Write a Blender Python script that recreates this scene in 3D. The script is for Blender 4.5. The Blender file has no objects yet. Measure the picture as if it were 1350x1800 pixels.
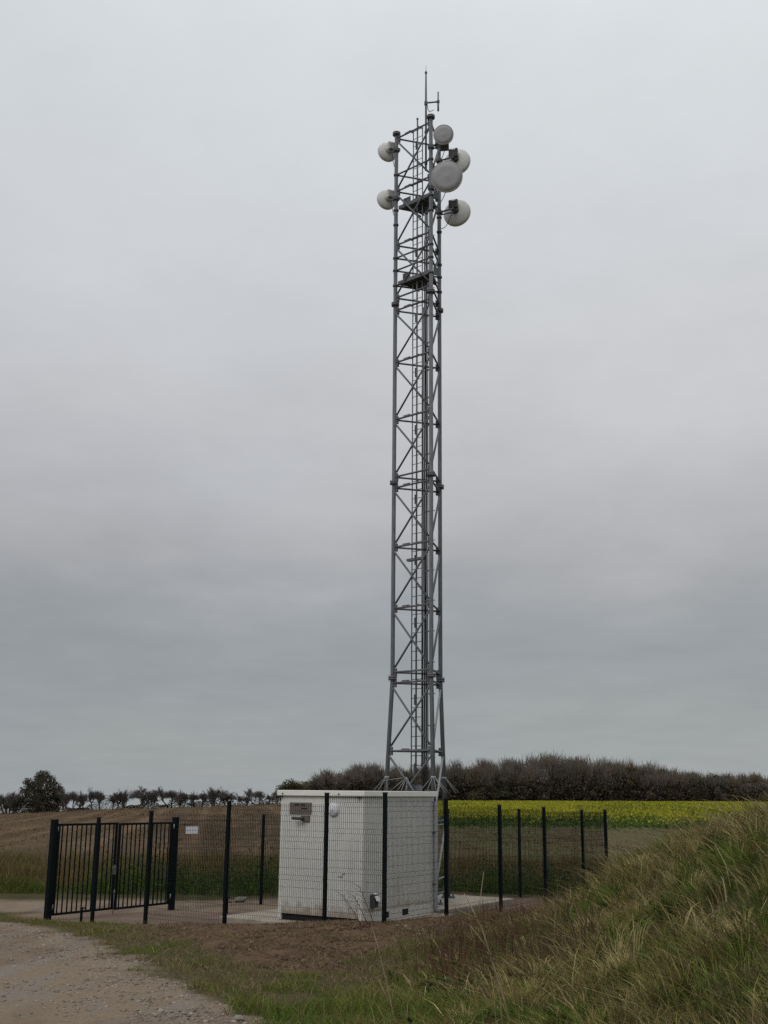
import bpy, math, random
import numpy as np
from mathutils import Matrix, Vector, Euler

rng = np.random.default_rng(7)
random.seed(7)
SC = bpy.context.scene
COL = SC.collection
R = math.radians

# ------------------------------------------------------------------ materials
def mat(name):
    m = bpy.data.materials.new(name)
    m.use_nodes = True
    nt = m.node_tree
    b = nt.nodes['Principled BSDF']
    b.inputs['Specular IOR Level'].default_value = 0.3
    return m, nt, b

def N(nt, kind, **kw):
    n = nt.nodes.new(kind)
    for k, v in kw.items():
        if k in n.inputs.keys():
            n.inputs[k].default_value = v
        else:
            setattr(n, k, v)
    return n

def mixc(nt, fac, a, b, blend='MIX'):
    n = nt.nodes.new('ShaderNodeMix'); n.data_type = 'RGBA'; n.blend_type = blend
    for sock, v in ((n.inputs[0], fac), (n.inputs[6], a), (n.inputs[7], b)):
        if hasattr(v, 'is_output'):
            nt.links.new(v, sock)
        elif isinstance(v, (int, float)):
            sock.default_value = v
        else:
            sock.default_value = (*v, 1)
    return n.outputs[2]

def ramp(nt, src, a, b):
    n = nt.nodes.new('ShaderNodeMapRange')
    n.inputs[1].default_value = a; n.inputs[2].default_value = b
    nt.links.new(src, n.inputs[0])
    return n.outputs[0]

def noise(nt, scale, detail=4, rough=.6, vec=None):
    n = nt.nodes.new('ShaderNodeTexNoise')
    n.inputs['Scale'].default_value = scale; n.inputs['Detail'].default_value = detail
    n.inputs['Roughness'].default_value = rough
    if vec is not None: nt.links.new(vec, n.inputs['Vector'])
    return n.outputs[0]

def objvec(nt, scale=(1, 1, 1)):
    t = nt.nodes.new('ShaderNodeTexCoord')
    mp = nt.nodes.new('ShaderNodeMapping'); mp.inputs['Scale'].default_value = scale
    nt.links.new(t.outputs['Object'], mp.inputs['Vector'])
    return mp.outputs[0]

def geovec(nt):
    return nt.nodes.new('ShaderNodeNewGeometry').outputs['Position']

def simple(name, c, c2=None, rough=.6, metal=0., scale=6., spec=.3, stretch=(1, 1, 1), lo=.35, hi=.7, bump=0.):
    m, nt, b = mat(name)
    b.inputs['Roughness'].default_value = rough
    b.inputs['Metallic'].default_value = metal
    b.inputs['Specular IOR Level'].default_value = spec
    if c2 is None: c2 = tuple(x * .75 for x in c)
    v = objvec(nt, stretch)
    f = noise(nt, scale, 6, .65, v)
    nt.links.new(mixc(nt, ramp(nt, f, lo, hi), c, c2), b.inputs['Base Color'])
    if bump:
        bp = N(nt, 'ShaderNodeBump'); bp.inputs['Strength'].default_value = bump
        bp.inputs['Distance'].default_value = .02
        nt.links.new(noise(nt, scale * 6, 4, .6, v), bp.inputs['Height'])
        nt.links.new(bp.outputs[0], b.inputs['Normal'])
    return m

M = {}
M['galv'] = simple('galvanised_steel', (.155, .16, .17), (.082, .086, .094), .6, .12, 4., stretch=(6, 6, 1))
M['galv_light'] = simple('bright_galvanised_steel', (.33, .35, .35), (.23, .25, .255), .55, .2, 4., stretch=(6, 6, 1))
M['green_steel'] = simple('dark_green_coated_steel', (.0022, .0055, .0065), (.004, .008, .0085), .6, 0, 8., spec=.10)
M['black_plastic'] = simple('black_plastic', (.012, .012, .013), (.02, .02, .02), .5)
M['rubber'] = simple('black_cable_sheath', (.012, .012, .013), (.02, .02, .022), .55)
M['dish'] = simple('pale_grey_dish_shell', (.66, .66, .635), (.55, .55, .525), .5, 0, 3.)
M['radome'] = simple('grey_radome', (.37, .37, .38), (.33, .33, .34), .75, 0, 3.)
M['rim'] = simple('dish_rim', (.62, .61, .60), (.5, .5, .49), .5)
M['odu'] = simple('grey_radio_casing', (.52, .52, .48), (.42, .42, .39), .55, 0, 9.)
M['odu_dark'] = simple('dark_radio_casing', (.06, .065, .06), (.09, .09, .085), .5, .2, 9.)
M['fascia'] = simple('cream_roof_fascia', (.78, .77, .71), (.70, .69, .64), .5, 0, 2., stretch=(1, 1, 4))
M['trim'] = simple('light_grey_corner_trim', (.70, .695, .65), (.62, .62, .58), .5, 0, 3.)
M['lamp_white'] = simple('white_lamp_cover', (.72, .72, .76), (.66, .66, .70), .35, 0, 5.)
M['pipe'] = simple('grey_downpipe', (.28, .29, .30), (.22, .23, .24), .5)
M['gap_dark'] = simple('dark_gaps_and_clips', (.012, .012, .013), (.02, .02, .02), .8)  # near-black stands in for shade in gaps and openings; also on roof clips
M['sign'] = simple('white_sign_board', (.72, .73, .78), (.62, .63, .68), .4, 0, 14., stretch=(1, 1, 4))
M['vent'] = simple('brown_grey_vent_plate', (.20, .17, .14), (.13, .11, .09), .6, .2, 12.)
M['stalk'] = simple('dry_straw_stalk', (.30, .235, .145), (.17, .125, .075), .8, 0, 9.)
M['dark_stalk'] = simple('dead_brown_stalk', (.10, .075, .055), (.06, .045, .03), .8, 0, 9.)
M['stone'] = simple('pale_stone', (.28, .26, .23), (.15, .135, .115), .85, 0, 8., bump=.5)
M['concrete'] = simple('pale_concrete', (.42, .365, .285), (.28, .245, .20), .85, 0, 1.2, bump=.2)
M['bark'] = simple('dark_bark', (.115, .102, .092), (.075, .067, .062), .9, 0, 2.)

# container wall: off-white sandwich panel, faint vertical streaks and dust low down
def wall_mat():
    m, nt, b = mat('off_white_wall_panel')
    b.inputs['Roughness'].default_value = .5
    v = objvec(nt, (3.5, 3.5, .35))
    f = noise(nt, 2.2, 5, .6, v)
    c = mixc(nt, ramp(nt, f, .35, .72), (.66, .655, .61), (.58, .58, .55))
    g = noise(nt, 1.1, 5, .65, objvec(nt))
    c = mixc(nt, ramp(nt, g, .58, .80), c, (.53, .52, .48))
    sz = N(nt, 'ShaderNodeSeparateXYZ'); nt.links.new(objvec(nt), sz.inputs[0])
    mud = N(nt, 'ShaderNodeMath', operation='ADD'); nt.links.new(sz.outputs['Z'], mud.inputs[0])
    nm = N(nt, 'ShaderNodeMath', operation='MULTIPLY'); nt.links.new(noise(nt, 5., 6, .7, objvec(nt)), nm.inputs[0]); nm.inputs[1].default_value = -.9
    nt.links.new(nm.outputs[0], mud.inputs[1])
    c = mixc(nt, ramp(nt, mud.outputs[0], -.02, -.30), c, (.34, .28, .21))
    st = noise(nt, 9., 4, .6, objvec(nt, (1, 1, .045)))
    c = mixc(nt, ramp(nt, st, .60, .78), c, (.53, .52, .485))
    nt.links.new(c, b.inputs['Base Color'])
    return m
M['wall'] = wall_mat()

# tinted foliage / stones: colour per element from the point attribute 'tint'
def tint_mat(name, rough=.9, trans=.0, spec=.04):
    m, nt, b = mat(name)
    a = N(nt, 'ShaderNodeAttribute', attribute_name='tint')
    nt.links.new(a.outputs['Color'], b.inputs['Base Color'])
    b.inputs['Roughness'].default_value = rough
    b.inputs['Specular IOR Level'].default_value = spec
    if trans > 0:
        out = nt.nodes['Material Output']
        t = N(nt, 'ShaderNodeBsdfTranslucent')
        nt.links.new(a.outputs['Color'], t.inputs['Color'])
        mx = N(nt, 'ShaderNodeMixShader'); mx.inputs[0].default_value = trans
        nt.links.new(b.outputs[0], mx.inputs[1]); nt.links.new(t.outputs[0], mx.inputs[2])
        nt.links.new(mx.outputs[0], out.inputs['Surface'])
    return m
M['grass'] = tint_mat('grass_blades', .9, .25)
M['leaf'] = tint_mat('leaves', .9, .2)
M['stones'] = tint_mat('loose_stones', .9)

# ------------------------------------------------------------------ object helpers
def tag(o, label=None, cat=None, group=None, kind=None):
    if label: o['label'] = label
    if cat: o['category'] = cat
    if group: o['group'] = group
    if kind: o['kind'] = kind
    return o

def empty(name, loc, label, cat, group=None):
    o = bpy.data.objects.new(name, None); COL.objects.link(o)
    o.location = loc; o.empty_display_size = .3
    return tag(o, label, cat, group)

class MB:
    """collects solids, builds ONE mesh object"""
    def __init__(s): s.v = []; s.f = []; s.sm = []
    def box(s, c, size, ax=None, ay=None, az=None):
        c = Vector(c); ax = Vector(ax or (1, 0, 0)); ay = Vector(ay or (0, 1, 0)); az = Vector(az or (0, 0, 1))
        n = len(s.v); hx, hy, hz = (q / 2 for q in size)
        for k in range(8):
            p = c + ax * (hx if k & 1 else -hx) + ay * (hy if k & 2 else -hy) + az * (hz if k & 4 else -hz)
            s.v.append(tuple(p))
        for f in ((0, 2, 3, 1), (4, 5, 7, 6), (0, 1, 5, 4), (2, 6, 7, 3), (0, 4, 6, 2), (1, 3, 7, 5)):
            s.f.append(tuple(n + i for i in f)); s.sm.append(False)
    def tube(s, pts, r, n=8, cap=True, smooth=True):
        pts = [Vector(p) for p in pts]
        rs = r if isinstance(r, (list, tuple)) else [r] * len(pts)
        d0 = (pts[1] - pts[0]).normalized()
        up = Vector((0, 0, 1)) if abs(d0.z) < .9 else Vector((1, 0, 0))
        a = d0.cross(up).normalized()
        base = len(s.v)
        for i, p in enumerate(pts):
            if i == 0: d = pts[1] - pts[0]
            elif i == len(pts) - 1: d = pts[-1] - pts[-2]
            else: d = (pts[i + 1] - pts[i]).normalized() + (pts[i] - pts[i - 1]).normalized()
            d.normalize()
            a = (a - d * a.dot(d)).normalized(); b = d.cross(a)
            for k in range(n):
                t = 2 * math.pi * (k + .5) / n
                s.v.append(tuple(p + (a * math.cos(t) + b * math.sin(t)) * rs[i]))
        for i in range(len(pts) - 1):
            for k in range(n):
                q = base + i * n; k2 = (k + 1) % n
                s.f.append((q + k, q + k2, q + n + k2, q + n + k)); s.sm.append(smooth)
        if cap:
            s.f.append(tuple(base + k for k in reversed(range(n)))); s.sm.append(False)
            e = base + (len(pts) - 1) * n
            s.f.append(tuple(e + k for k in range(n))); s.sm.append(False)
    def lathe(s, prof, n=40, smooth=True):
        """profile (radius, y) revolved about local +Y"""
        base = len(s.v)
        for (r, y) in prof:
            for k in range(n):
                t = 2 * math.pi * k / n
                s.v.append((r * math.cos(t), y, r * math.sin(t)))
        for i in range(len(prof) - 1):
            for k in range(n):
                k2 = (k + 1) % n; q = base + i * n
                s.f.append((q + k, q + k2, q + n + k2, q + n + k)); s.sm.append(smooth)
        s.f.append(tuple(base + k for k in range(n))); s.sm.append(False)
        e = base + (len(prof) - 1) * n
        s.f.append(tuple(e + k for k in reversed(range(n)))); s.sm.append(False)
    def build(s, name, m, parent=None, loc=None):
        me = bpy.data.meshes.new(name)
        me.from_pydata(s.v, [], s.f)
        me.polygons.foreach_set('use_smooth', s.sm)
        me.materials.append(m); me.update()
        o = bpy.data.objects.new(name, me); COL.objects.link(o)
        if parent is not None: o.parent = parent
        if loc is not None: o.location = loc
        return o

def array_mesh(name, V, Q, m, tint=None, parent=None, smooth=False, sides=4):
    """fast mesh from numpy arrays (all faces with the same number of sides)"""
    me = bpy.data.meshes.new(name)
    nv, nf = len(V), len(Q)
    me.vertices.add(nv); me.vertices.foreach_set('co', np.ascontiguousarray(V, dtype=np.float32).ravel())
    me.loops.add(nf * sides); me.loops.foreach_set('vertex_index', np.ascontiguousarray(Q, dtype=np.int32).ravel())
    me.polygons.add(nf); me.polygons.foreach_set('loop_start', np.arange(0, nf * sides, sides, dtype=np.int32))
    if smooth: me.polygons.foreach_set('use_smooth', np.ones(nf, dtype=bool))
    me.update(calc_edges=True)
    if tint is not None:
        at = me.attributes.new('tint', 'FLOAT_COLOR', 'POINT')
        T = np.ones((nv, 4), dtype=np.float32); T[:, :3] = tint
        at.data.foreach_set('color', T.ravel())
    me.materials.append(m)
    o = bpy.data.objects.new(name, me); COL.objects.link(o)
    if parent is not None: o.parent = parent
    return o

# ------------------------------------------------------------------ numpy noise
def vnoise(x, y, s, seed=0):
    x = np.asarray(x, float) / s; y = np.asarray(y, float) / s
    xi = np.floor(x).astype(np.int64); yi = np.floor(y).astype(np.int64)
    fx = x - xi; fy = y - yi
    fx = fx * fx * (3 - 2 * fx); fy = fy * fy * (3 - 2 * fy)
    def h(a, b):
        n = (a * 374761393 + b * 668265263 + seed * 1274126177) & 0xffffffff
        n = ((n ^ (n >> 13)) * 1274126177) & 0xffffffff
        return ((n ^ (n >> 16)) & 0xffff) / 65535.
    return (h(xi, yi) * (1 - fx) + h(xi + 1, yi) * fx) * (1 - fy) + (h(xi, yi + 1) * (1 - fx) + h(xi + 1, yi + 1) * fx) * fy
def fbm(x, y, s, seed=0, o=4):
    t = 0; a = 1; w = 0
    for i in range(o):
        t = t + a * vnoise(x, y, s / 2 ** i, seed + i * 17); w += a; a *= .55
    return t / w
def sstep(a, b, x):
    t = np.clip((x - a) / (b - a), 0, 1); return t * t * (3 - 2 * t)

# ------------------------------------------------------------------ site plan (metres, +Y away from the lane)
U = (-.839, .545); Vv = (.545, .839)             # along the front fence, into the compound
C0 = (.08, 24.2)
FRONT = [(.08, 24.2, -.07, 2.44), (-1.17, 25.02, -.14, 2.42), (-3.46, 26.5, -.42, 2.22), (-5.48, 27.82, -.58, 1.96), (-6.95, 28.77, -.66, 1.78)]
GL = (-8.27, 29.62, -.72, 1.69); GR = (-5.85, 33.3, -.80, 1.70)
RIGHT = [(.08, 24.2, -.07, 2.44), (1.47, 26.34, -.17, 2.34), (2.90, 28.54, -.33, 2.17), (4.28, 30.66, -.41, 2.10), (5.64, 32.76, -.5, 2.01), (6.57, 34.18, -.52, 2.0)]
BACK = [(6.57, 34.18, -.52, 2.0), (4.22, 35.72, -.55, 1.97), (2.11, 37.1, -.6, 1.93), (-.02, 38.45, -.62, 1.9)]
LEFT = [(-5.85, 33.3, -.80, 1.68), (-3.46, 34.4, -.72, 1.77), (-1.16, 35.6, -.68, 1.82), (-.02, 38.45, -.62, 1.9)]
PLOT = [C0, GL[:2], GR[:2], LEFT[1][:2], LEFT[2][:2], BACK[3][:2], BACK[0][:2]]
K = (-.40, 26.0)                                  # near corner of the shelter
TC = (1.087, 31.72)                               # tower centre

def poly_sd(X, Y, P):
    """signed distance, negative inside"""
    P = np.array(P); n = len(P)
    d = np.full(X.shape, 1e9); ins = np.zeros(X.shape, bool)
    for i in range(n):
        a = P[i]; b = P[(i + 1) % n]; e = b - a
        t = np.clip(((X - a[0]) * e[0] + (Y - a[1]) * e[1]) / (e @ e), 0, 1)
        d = np.minimum(d, np.hypot(X - a[0] - t * e[0], Y - a[1] - t * e[1]))
        c = ((a[1] > Y) != (b[1] > Y)) & (X < (b[0] - a[0]) * (Y - a[1]) / (b[1] - a[1] + 1e-12) + a[0])
        ins ^= c
    return np.where(ins, -d, d)

CP = [(p[0], p[1], p[2]) for p in FRONT + RIGHT[1:] + BACK[1:] + LEFT[1:3] + [GL, GR]]
CP += [(-2.4, 27.4, -.52), (-.2, 27.4, -.5), (1.2, 28.7, -.5), (-3.4, 28.4, -.52), (0, 30, -.52), (1.1, 31.7, -.52), (2.9, 32.4, -.46),
       (-1.4, 22.9, -.10), (.1, 22.9, -.03), (-3.3, 24.3, -.33), (-.9, 21.4, -.18), (.6, 21.5, -.05), (-5.2, 30, -.66), (-6.5, 31.2, -.74), (2.2, 24.8, -.02), (3.6, 27.2, .05)]
CP = np.array(CP)

TOE = (np.array([0., 6, 11, 16, 20, 22.5, 26.5, 31, 40]), np.array([.6, .5, .35, .35, .7, 1.6, 4.2, 8.2, 15.]))
def mound_h(X, Y):
    x0 = np.interp(Y, *TOE)
    t = X - x0 + .5 * (fbm(X, Y, 2.6, 5) - .5)
    h = np.interp(t, [-9, 0, 1., 2., 3.2, 4.2, 5.3, 6.3, 8., 14, 30], [0, 0, .10, .42, 1.25, 1.78, 2.12, 2.38, 2.55, 2.6, 1.6])
    h = h * sstep(44, 27, Y) * np.where(Y < 6, sstep(-14, 6, Y), 1.)
    return h * (1 + .16 * (fbm(X, Y, 1.9, 9) - .5)) + np.clip(h, 0, .5) * .5 * (fbm(X, Y, .75, 19, 3) - .5)

def ground_z(X, Y):
    X = np.asarray(X, float); Y = np.asarray(Y, float)
    z = np.where(Y < 31, .9 - .055 * np.maximum(Y, 0), -.805 - .095 * sstep(31, 46, Y))
    w = np.full(X.shape, .12); a = np.zeros(X.shape)
    for (px, py, pz) in CP:
        b = .9 - .055 * py if py < 31 else -.805 - .095 * float(sstep(31, 46, np.array(py)))
        g = np.exp(-((X - px) ** 2 + (Y - py) ** 2) / 1.5 ** 2)
        w = w + g; a = a + g * (pz - b)
    z = z + a / w
    z = z + mound_h(X, Y)
    # field: crest of the far rise, then falling away behind it
    azm = X / np.maximum(Y, 20)
    crest = np.interp(azm, [-2, -.36, -.327, -.21, -.093, .054, .16, .30, 2], [-6, -2.3, -1.9, -.74, .12, .30, .45, .65, .9])
    z = z + (crest + .9) * sstep(60, 205, Y)
    z = z - np.maximum(0, Y - np.interp(azm, [-.10, -.06], [206., 268.])) * .034
    z = z + .06 * (fbm(X, Y, 5., 3) - .5) * sstep(34, 44, Y)
    return z

EDGE = (np.array([-60., 4, 8, 12.14, 13.45, 15.08, 18.04, 21.45, 25.65, 28.0, 29.0, 29.8]), np.array([9., .9, -.2, -1.3, -1.75, -2.5, -3.6, -4.85, -6.9, -8.2, -9.2, -11.5]))
SOIL = [(-5.6, 27.3), (-5.3, 25.5), (-3.9, 22.4), (-2.4, 19.2), (-1.45, 16.9), (-.75, 17.0), (-.1, 19.6), (.5, 21.6), (2.2, 24.6), (1.4, 26.2), (.08, 24.5), (-1.2, 25.3), (-3.4, 26.8)]
def masks(X, Y):
    n1 = fbm(X, Y, 1.3, 21) - .5; n2 = fbm(X, Y, .45, 33, 3) - .5
    e = np.interp(Y, *EDGE)
    g = sstep(.28, -.28, X - e + 1.3 * n1 + .7 * n2) * (Y < 31)
    band = sstep(.5, -.4, np.abs(Y - 34.3) - 1.9 + 1.6 * n1) * sstep(-.5, -4.0, X + n1)
    g = np.maximum(g, band)
    so = sstep(.30, -.30, poly_sd(X, Y, SOIL) + 1.5 * n1 + .8 * n2)
    co = sstep(.15, -.15, poly_sd(X, Y, PLOT) + .2 * n1)
    co = np.maximum(co, sstep(.5, -.3, poly_sd(X, Y, [GL[:2], (-9.6, 31.5), (-7.5, 34.5), GR[:2]]) + n1))
    gr = sstep(34, 31, Y) + 0 * X
    return g, so, co, gr

def axis_coords(a, b, step, far_lo, far_hi, growth=1.22):
    c = list(np.arange(a, b + 1e-6, step)); s = step; lo = []; x = a
    while x > far_lo: s = min(s * growth, 260); x -= s; lo.append(x)
    s = step; hi = []; x = c[-1]
    while x < far_hi: s = min(s * growth, 260); x += s; hi.append(x)
    return np.array(lo[::-1] + c + hi)

def build_ground():
    xs = axis_coords(-11.5, 8.5, .085, -3200, 3200)
    ys = axis_coords(8.5, 33, .085, -300, 4200)
    X, Y = np.meshgrid(xs, ys)
    Z = ground_z(X, Y)
    g, so, co, gr = masks(X, Y)
    near = sstep(40, 30, Y)
    Z = Z + near * so * .20 * (fbm(X, Y, .5, 61, 5) - .5) + near * .03 * (fbm(X, Y, .5, 71, 3) - .5) * (1 - co)
    Z = Z + near * g * .02 * (fbm(X, Y, .22, 81, 2) - .5)
    Vt = np.stack([X, Y, Z], -1).reshape(-1, 3)
    ny, nx = X.shape
    idx = np.arange(nx * ny).reshape(ny, nx)
    Q = np.stack([idx[:-1, :-1], idx[:-1, 1:], idx[1:, 1:], idx[1:, :-1]], -1).reshape(-1, 4)
    attr = np.stack([g, so, co, gr], -1).reshape(-1, 4)
    fc = Vt[Q].mean(1); ga = attr[Q].mean(1)
    zone = np.zeros(len(Q), int)
    zone[ga[:, 0] > .5] = 1
    zone[(ga[:, 1] > .5) & (zone == 0)] = 2
    zone[(ga[:, 2] > .5) & (zone == 0)] = 3
    zone[fc[:, 1] > 50] = 4
    m = ground_mat()
    for k, nm in enumerate(('ground', 'gravel_track', 'bare_soil', 'compound_gravel', 'stubble_field')):
        q = Q[zone == k]
        used, inv = np.unique(q, return_inverse=True)
        o = array_mesh(nm, Vt[used], inv.reshape(-1, 4), m, smooth=True)
        at = o.data.attributes.new('zone', 'FLOAT_COLOR', 'POINT')
        at.data.foreach_set('color', attr[used].astype(np.float32).ravel())
        o['kind'] = 'structure'

def ground_mat():
    m, nt, b = mat('ground_soil_gravel_turf')
    b.inputs['Roughness'].default_value = 1.
    b.inputs['Specular IOR Level'].default_value = .03
    L = nt.links
    pos = geovec(nt)
    at = N(nt, 'ShaderNodeAttribute', attribute_name='zone')
    sep = N(nt, 'ShaderNodeSeparateColor'); L.new(at.outputs['Color'], sep.inputs[0])
    sx = N(nt, 'ShaderNodeSeparateXYZ'); L.new(pos, sx.inputs[0])
    # turf / weedy earth
    turf = mixc(nt, ramp(nt, noise(nt, 7.5, 6, .75, pos), .36, .62), (.044, .044, .019), (.105, .080, .046))
    weeds = mixc(nt, ramp(nt, noise(nt, .55, 6, .65, pos), .40, .62), (.075, .058, .032), (.042, .046, .020))
    base = mixc(nt, at.outputs['Alpha'], weeds, turf)
    # stubble beyond
    mp = N(nt, 'ShaderNodeMapping'); mp.inputs['Rotation'].default_value = (0, 0, R(-8)); L.new(pos, mp.inputs['Vector'])
    wv = N(nt, 'ShaderNodeTexWave', wave_type='BANDS', bands_direction='X')
    wv.inputs['Scale'].default_value = .062; wv.inputs['Distortion'].default_value = 2.2; wv.inputs['Detail'].default_value = 3
    wv.inputs['Detail Scale'].default_value = .35
    L.new(mp.outputs[0], wv.inputs['Vector'])
    wv2 = N(nt, 'ShaderNodeTexWave', wave_type='BANDS', bands_direction='X')
    wv2.inputs['Scale'].default_value = .21; wv2.inputs['Distortion'].default_value = 1.5; wv2.inputs['Detail'].default_value = 2
    L.new(mp.outputs[0], wv2.inputs['Vector'])
    st = mixc(nt, ramp(nt, wv.outputs[1], .15, .8), (.090, .061, .040), (.165, .113, .070))
    st = mixc(nt, mixc(nt, .45, (0, 0, 0), wv2.outputs[0]), st, (.078, .058, .037))
    mp2 = N(nt, 'ShaderNodeMapping'); mp2.inputs['Scale'].default_value = (1, .25, 1); L.new(pos, mp2.inputs['Vector'])
    st = mixc(nt, ramp(nt, noise(nt, .11, 5, .7, mp2.outputs[0]), .44, .60), st, (.085, .064, .038))
    st = mixc(nt, ramp(nt, noise(nt, .035, 4, .6, pos), .5, .66), st, (.135, .092, .060))
    gx = N(nt, 'ShaderNodeMath', operation='MULTIPLY'); L.new(ramp(nt, sx.outputs['X'], 0, 6), gx.inputs[0]); L.new(ramp(nt, noise(nt, .16, 5, .7, mp2.outputs[0]), .30, .52), gx.inputs[1])
    st = mixc(nt, gx.outputs[0], st, (.092, .090, .042))
    fy = ramp(nt, sx.outputs['Y'], 52, 66)
    base = mixc(nt, fy, base, st)
    # compound gravel
    cg = mixc(nt, ramp(nt, noise(nt, 22, 4, .7, pos), .3, .7), (.20, .145, .12), (.12, .086, .072))
    cg = mixc(nt, ramp(nt, noise(nt, 1.1, 5, .7, pos), .45, .62), cg, (.20, .145, .10))
    base = mixc(nt, sep.outputs[2], base, cg)
    # soil
    so = mixc(nt, ramp(nt, noise(nt, 5, 6, .7, pos), .35, .65), (.138, .086, .056), (.068, .043, .030))
    so = mixc(nt, ramp(nt, noise(nt, 1.4, 5, .6, pos), .50, .66), so, (.14, .098, .062))
    base = mixc(nt, sep.outputs[1], base, so)
    # gravel track: worn tan wheel tracks, greyer loose stone between
    gt = mixc(nt, ramp(nt, noise(nt, 16, 5, .75, pos), .32, .68), (.265, .205, .150), (.165, .126, .092))
    gg = mixc(nt, ramp(nt, noise(nt, 34, 4, .75, pos), .35, .65), (.27, .235, .205), (.14, .12, .104))
    mp3 = N(nt, 'ShaderNodeMapping'); mp3.inputs['Rotation'].default_value = (0, 0, R(24)); mp3.inputs['Scale'].default_value = (1., .22, 1); L.new(pos, mp3.inputs['Vector'])
    gt = mixc(nt, ramp(nt, noise(nt, 1.3, 5, .65, mp3.outputs[0]), .50, .64), gt, gg)
    gt = mixc(nt, ramp(nt, noise(nt, .5, 4, .6, mp3.outputs[0]), .52, .66), gt, (.155, .115, .085))
    base = mixc(nt, sep.outputs[0], base, gt)
    L.new(base, b.inputs['Base Color'])
    bp = N(nt, 'ShaderNodeBump'); bp.inputs['Strength'].default_value = .7; bp.inputs['Distance'].default_value = .03
    L.new(noise(nt, 17, 5, .7, pos), bp.inputs['Height'])
    L.new(bp.outputs[0], b.inputs['Normal'])
    return m
build_ground()

# ------------------------------------------------------------------ concrete pads
def slab(name, c, hu, hv, z0, z1):
    mb = MB()
    mb.box((c[0], c[1], (z0 + z1) / 2), (2 * hu, 2 * hv, z1 - z0), (*U, 0), (*Vv, 0), (0, 0, 1))
    o = mb.build(name, M['concrete']); o['kind'] = 'structure'
    bv = o.modifiers.new('edge', 'BEVEL'); bv.width = .015
    return o
def kuv(u, v): return (K[0] + U[0] * u + Vv[0] * v, K[1] + U[1] * u + Vv[1] * v)
slab('concrete_pad', kuv(1.72, 1.55), 2.05, 1.9, -.75, -.375)
slab('concrete_pad', (TC[0] + .1, TC[1] + .15), 1.75, 1.85, -.75, -.33)

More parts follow.
